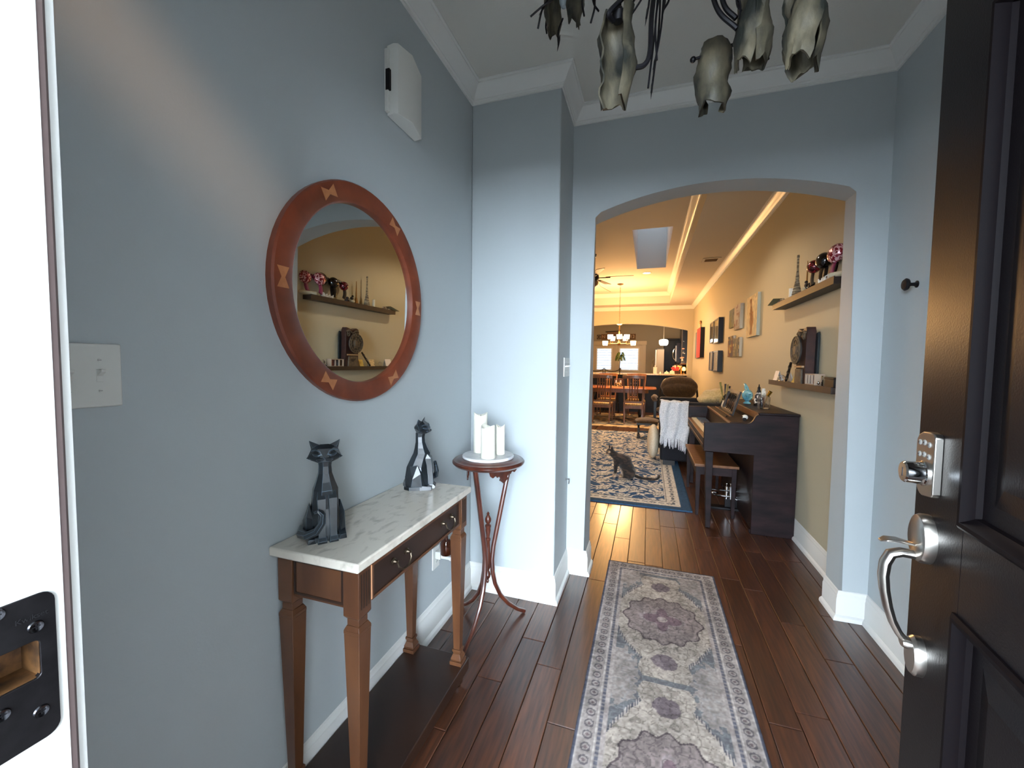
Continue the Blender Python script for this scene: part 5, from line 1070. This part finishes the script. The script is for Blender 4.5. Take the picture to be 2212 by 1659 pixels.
def cshade(a, rr, z):
    x, y = cxx+rr*math.cos(rad(a)), cyy+rr*math.sin(rad(a))
    b = part('arm', M().tube(curve([(cxx,cyy,1.90),(cxx+.5*rr*math.cos(rad(a)),cyy+.5*rr*math.sin(rad(a)),1.885),(x,y,1.895),(x,y,z-.055)],6), .009, 8), brass_dk, DC)
    part('glass_shade', M().lathe([(.030,-.055),(.058,-.05),(.064,.0),(.066,.055),(.060,.055),(.052,-.04),(.03,-.048)], (x,y,z), 22), lit, DC); part('bulb_cup', M().lathe([(.001,-.075),(.02,-.07),(.032,-.05),(.001,-.045)], (x,y,z), 14), brass_dk, b)
for a, rr, z in ((178,.335,1.905),(2,.335,1.905),(230,.30,2.045),(275,.22,2.05),(310,.30,2.045),(130,.27,2.03),(60,.27,2.03)): cshade(a, rr, z)

# ------------------------------------------------------------------ kitchen: bar counter, stools, doors, fridge, cabinets
CT = thing('bar_counter', 'navy panelled bar counter between dining area and kitchen', 'counter', (-.75,12.6,0))
part('panel', M().box(-2.55,12.46,.0,1.03,12.60,1.085), navy if 0 else cab_dark, CT)
part('countertop', M().box(-2.58,12.30,1.086,1.034,12.78,1.128), granite, CT, bev=.006)
for x in (-1.9,-1.0,-.1,.7): part('stile', M().box(x-.03,12.452,.05,x+.03,12.46,1.05), cab_dark, CT)
part('under_shelf', M().box(-2.5,12.6,.0,1.0,12.75,.9), cab_dark, CT)
def stool(x, y, label):
    o = thing('bar_stool', label, 'bar stool', (x,y,0), 0, 'black iron bar stools at the counter')
    part('seat', M().lathe([(.001,.74),(.19,.745),(.20,.765),(.18,.785),(.001,.79)], (x,y,0), 24), mat('stool_leather', (30,24,22), .5), o)
    part('back_rail', M().tube(curve([(x-.213,y-.19,1.27),(x-.20,y-.20,1.235),(x-.1,y-.22,1.195),(x,y-.225,1.185),(x+.1,y-.22,1.195),(x+.20,y-.20,1.235),(x+.213,y-.19,1.27)],5), .013, 8), black_iron, o)
    for s in (-1,1):
        part('back_post', M().tube([(x+s*.17,y-.12,.76),(x+s*.195,y-.18,1.0),(x+s*.20,y-.20,1.235)], .011, 8), black_iron, o)
        for t in (-1,1): part('leg', M().tube([(x+s*.12,y+t*.12,.75),(x+s*.19,y+t*.19,.0)], .013, 8), black_iron, o)
    part('foot_ring', M().tube([(x+.19*math.cos(2*pi*a/24),y+.19*math.sin(2*pi*a/24),.28) for a in range(24)], .009, 6, closed=True), black_iron, o)
stool(-.965, 12.05, 'black iron bar stool at the counter, nearest the plant'); stool(-1.42, 12.05, 'black iron bar stool at the counter, next to the archway edge')

DOORC = mat('greige_door_paint', (190,176,150), .45)
def french(x0, x1, n, hinge):
    d = struct(n, M().box(x0,14.80,.01,x0+.115,14.85,2.05).box(x1-.115,14.80,.01,x1,14.85,2.05).box(x0+.115,14.80,1.93,x1-.115,14.85,2.05).box(x0+.115,14.80,.01,x1-.115,14.85,1.16), DOORC, bev=.004)
    a, b = x0+.115, x1-.115
    part('shutter_frame', framed([(a,1.16),(b,1.16),(b,1.96),(a,1.96)], [(a+.035,1.20),(b-.035,1.20),(b-.035,1.925),(a+.035,1.925)], 'y', 14.765, 14.80), white, d)
    part('glass_pane', M().box(a,14.822,1.16,b,14.828,1.93), tinted, d)
    for i in range(8):
        z = 1.245+.0905*i; q = M().box(a+.036,-.032,-.004,b-.036,.032,.004); q.xf(0, Matrix.Translation((0,14.785,z))@Matrix.Rotation(rad(-2),4,'X')); part('louver', q, white, d)
    kx = x1-.05 if hinge < 0 else x0+.05
    part('door_knob', M().ell((kx,14.75,1.0),.028,12,8).cyl((kx,14.75,1.0),(kx,14.80,1.0),.01), brass_dk, d)
french(-1.885,-1.105,'door_2',-1); french(-1.095,-.20,'door_3',1)
struct('trim_9', M().box(-1.98,14.775,.0,-1.86,14.80,2.14).box(-.225,14.775,.0,-.09,14.80,2.14).box(-2.0,14.77,2.06,-.07,14.80,2.19).box(-1.125,14.785,.0,-1.075,14.80,2.06), DOORC, bev=.004)
o = thing('wall_sign', 'brown wooden sign with pale letters above the kitchen doors', 'sign', (-1.0,14.78,2.25))
part('board', M().box(-1.62,14.782,2.245,-.44,14.7995,2.44), mat('sign_board', (92,66,44), .7, col2=(112,82,56), ns=12), o); part('ring_plaque', M().box(-1.76,14.775,2.26,-1.63,14.7995,2.42), mat('dark_plaque', (44,38,36), .6), o)
text('letter_ring', 'O', .15, mat('sign_letter', (150,124,96), .6), o, Matrix.Translation((-1.695,14.774,2.335))@Matrix.Rotation(rad(90),4,'X'), .002)
text('letters', 'N', .15, mat('sign_letter', (186,160,128), .6), o, Matrix.Translation((-1.53,14.780,2.345))@Matrix.Rotation(rad(90),4,'X'), .002)
text('letters', '12', .15, mat('sign_letter', (200,176,140), .6), o, Matrix.Translation((-.55,14.780,2.345))@Matrix.Rotation(rad(90),4,'X'), .002)
o = thing('woven_basket', 'flat striped woven basket hung above the sign over the kitchen doors', 'basket', (-1.2,14.74,2.40))
part('bowl', M().hull([(-1.44+a,14.74,2.44+b) for a,b in ((0,.07),(.46,.09),(.06,-.02),(.40,-.02))]+[(-1.40+a,14.78,2.44+b) for a,b in ((0,.06),(.38,.07),(.06,-.01),(.32,-.01))]), mat('woven_straw', (150,122,98), .8, col2=(96,72,54), ns=16, st=(.2,1,3)), o, bev=.01); part('rim', M().tube([(-1.46,14.735,2.515),(-1.2,14.73,2.53),(-.94,14.735,2.545)], .014, 8), black_wood, o)

FR = thing('refrigerator', 'tall steel refrigerator beyond the bar counter', 'refrigerator', (.33,13.85,0))
part('cabinet', M().box(.245,13.5,.02,.455,14.2,1.86), mat('fridge_side', (160,146,128), .5), FR, bev=.006); part('door', M().box(.195,13.5,.06,.243,14.2,1.85), steel, FR, bev=.008)
part('door_edge', M().box(.218,13.496,.06,.236,13.5,1.85), mat('pale_gasket', (206,190,166), .5), FR)
part('handle', M().tube(curve([(.195,13.6,1.62),(.135,13.6,1.50),(.115,13.6,1.2),(.125,13.6,1.0),(.19,13.6,.85)],6), .012, 8), chrome, FR); part('top_cap', M().box(.20,13.5,1.862,.45,14.2,1.88), black_wood, FR)
KC = thing('tall_cabinets', 'dark wall of tall kitchen cabinets behind the pendant lamp', 'cabinet', (.8,14.3,0))
part('body', M().box(.47,14.25,.0,1.16,14.79,2.18), cab_dark, KC, bev=.004)
part('crown_rail', M().box(.45,14.21,2.18,1.16,14.79,2.235), cab_dark, KC, bev=.01)
for x0, x1 in ((.49,.80),(.82,1.13)):
    part('door', M().box(x0,14.235,.1,x1,14.25,2.14), cab_dark, KC, bev=.004)
SC = thing('side_cabinets', 'dark glossy cabinet with small steel knobs at the right of the kitchen', 'cabinet', (1.0,13.3,1.42))
part('body', M().box(.93,12.95,1.43,1.16,14.1,2.5), mat('near_black_cabinet', (14,16,26), .3, coat=.3), SC, bev=.004); part('light_rail', M().box(.90,12.945,1.40,1.16,14.1,1.43), mat('warm_rail', (110,70,40), .5), SC)
part('end_stile', M().box(.905,12.94,1.43,.93,12.965,2.45), mat('grey_stile', (96,92,92), .5), SC)
for x, z in ((.955,2.075),(.975,2.07),(.955,1.785),(.975,1.785)): part('knob', M().ell((x,12.935,z),(.009 if x < .96 else .006,.008,.008),10,7), chrome, SC)
o = thing('wall_oven', 'dark built-in oven with a long curved steel handle', 'oven', (.76,13.6,1.2)); part('door', M().box(.80,13.3,1.45,.93,14.1,2.05), mat('oven_glass', (16,18,24), .15, coat=.5), o, bev=.004)
part('edge_trim', M().box(.765,13.29,1.49,.80,13.31,1.965), steel, o, bev=.004); part('handle', M().tube(curve([(.78,13.285,1.90),(.72,13.28,1.84),(.695,13.28,1.72),(.71,13.28,1.60),(.765,13.285,1.53)],6), .011, 8), chrome, o)
part('housing', M().box(.81,13.31,1.0,.935,14.1,1.45), cab_dark, o)
o = thing('pendant_lamp', 'lit white glass pendant lamp over the kitchen side of the counter', 'pendant lamp', (.41,12.9,2.75))
part('cord', M().cyl((.41,12.9,2.13),(.41,12.9,2.74),.006,n=8), white_pl, o); part('ceiling_cup', M().lathe([(.001,2.75),(.06,2.75),(.05,2.72),(.001,2.715)], (.41,12.9,0), 18), steel, o)
part('glass_shade', M().lathe([(.02,.085),(.09,.08),(.125,.05),(.13,0),(.12,-.05),(.09,-.09),(.001,-.095)], (.41,12.9,2.05), 26), mat('lit_opal', (255,250,240), .3, emis=(255,246,226), es=10), o); part('collar', M().lathe([(.001,.12),(.02,.118),(.022,.08),(.001,.08)], (.41,12.9,2.05), 14), steel, o)
# plants and clutter on the counter
kz = 1.1285
leafm = mat('palm_leaf', (46,66,30), .5, col2=(74,96,44), ns=30)
o = thing('potted_palm', 'small palm plant with drooping leaves on the bar counter', 'plant', (-.80,12.55,kz))
part('vase', M().lathe([(.001,0),(.05,0),(.06,.05),(.035,.12),(.03,.14),(.04,.15),(.001,.15)], (-.80,12.55,kz), 18), gj, o); part('trunk', M().tube([(-.80,12.55,kz+.02),(-.815,12.55,kz+.2),(-.80,12.55,kz+.40)], [.016,.013,.012], 8), mat('palm_bark', (66,56,40), .8), o)
rs = random.Random(9)
for i in range(24):
    a = 2*pi*i/24*2.4; ln = rs.uniform(.12,.19); up = rs.uniform(.06,.24); b = V((-.80,12.55,kz+.40)); ux, uy = math.cos(a), math.sin(a)*.8
    pts = [b, b+V((ux*ln*.35,uy*ln*.35,up*.9)), b+V((ux*ln*.75,uy*ln*.75,up*.7)), b+V((ux*ln,uy*ln,up*.1-.06))]
    part('leaf', M().tube(curve(pts,3), [.004]+[.022]*3+[.034]*3+[.024]*2+[.004], 6, flat=.15), leafm, o)
o = thing('paper_towel', 'white paper towel roll standing on the bar counter', 'paper towel', (.19,12.5,kz)); part('roll', M().lathe([(.001,0),(.055,0),(.055,.19),(.012,.19),(.001,.19)], (.19,12.5,kz), 22), white_pl, o); part('holder_knob', M().ell((.19,12.5,kz+.215),(.024,.024,.022),12,8).cyl((.19,12.5,kz+.19),(.19,12.5,kz+.21),.01), white_pl, o)
for i, (x, w, h, lb) in enumerate(((.50,.068,.055,'white paper bundle, left of the boxes on the counter'),(.645,.070,.085,'white box with folded top in the middle of the counter clutter'),(.33,.022,.045,'tiny white pot on the counter'))):
    o = thing('counter_box', lb, 'box', (x,12.5,kz)); part('body', M().hull([(x-w,12.42,kz),(x+w,12.42,kz),(x-w,12.54,kz),(x+w,12.54,kz),(x-w*.8,12.44,kz+h),(x+w*.8,12.44,kz+h),(x-w*.5,12.52,kz+h),(x+w*.5,12.52,kz+h)]), wax, o, bev=.004); part('folded_top', M().hull([(x-w*.4,12.47,kz+h-.002),(x+w*.4,12.47,kz+h-.002),(x-w*.3,12.53,kz+h-.002),(x+w*.3,12.53,kz+h-.002),(x,12.5,kz+h+.04)]), white_pl, o)
o = thing('snack_basket', 'dark basket piled with red and white snack bags on the counter', 'basket', (.775,12.68,kz)); part('basket', M().lathe([(.001,0),(.075,0),(.095,.09),(.087,.09),(.068,.01),(.001,.01)], (.775,12.68,kz), 22), mat('wicker', (60,40,28), .8, col2=(90,60,40), ns=60), o)
for i in range(6):
    c = [(180,40,40),(228,214,196),(60,44,48),(196,60,50),(220,180,120),(40,34,44)][i]; x, y, z = .70+.03*i, 12.655+.02*(i%3), kz+.13+.035*(i%3)
    q = M().hull([(a*.045,b*.014,d*.06) for a in (-1,1) for b in (-1,1) for d in (-.8,.8)]+[(0,.024,0),(0,-.024,0),(-.05,0,.075),(.05,0,.075)]); q.xf(0, Matrix.Translation((x,y,z))@Matrix.Rotation(rad(-30+13*i),4,'Y')); part('bag', q, mat('bag_foil', c, .35), o)
o = thing('counter_lamp', 'small glowing lamp at the right end of the bar counter', 'lamp', (.965,12.62,kz)); part('base', M().lathe([(.001,0),(.035,0),(.03,.02),(.012,.03),(.012,.10),(.001,.10)], (.965,12.62,kz), 16), brass_dk, o); part('glowing_shade', M().lathe([(.02,.09),(.045,.10),(.05,.15),(.03,.20),(.001,.20)], (.965,12.62,kz), 18), mat('lit_small_shade', (255,200,120), .5, emis=(255,184,96), es=5), o)
lamp('counter_lamp_glow', 'POINT', (.965,12.55,kz+.28), 2.5, WARM, shadow_soft_size=.05)
o = thing('bottle', 'tall pale bottle beside the small glowing lamp', 'bottle', (.885,12.45,kz)); part('body', M().lathe([(.001,0),(.02,0),(.02,.14),(.008,.18),(.008,.22),(.001,.22)], (.885,12.45,kz), 14), mat('amber_bottle', (210,150,70), .2), o); part('cap', M().cyl((.885,12.45,kz+.22),(.885,12.45,kz+.235),.009,n=10), white_pl, o)
for (x, z, s, lb) in ((.935,1.50,1,'small white vase of pink flowers mounted on the dark cabinet end'),(.955,1.80,0,'pink flower decoration higher on the dark cabinet end')):
    o = thing('wall_flower', lb, 'flower decoration', (x,12.92,z))
    if s: part('vase', M().lathe([(.001,0),(.022,.005),(.03,.03),(.016,.055),(.012,.075),(.001,.075)], (x,12.91,z), 14, sy=.6), white_pl, o)
    for dx, dz in (((-.03,.09),(.015,.10),(-.005,.105)) if s else ((0,.06),(.0,-.06),(.035,-.075))): part('blossom', M().ell((x+dx,12.925,z+dz),(.036,.014,.020) if (s or dz > 0) else (.018,.012,.016),12,8), mat('pink_petal', (232,172,150), .6) if (s or dz > 0) else white_pl, o)
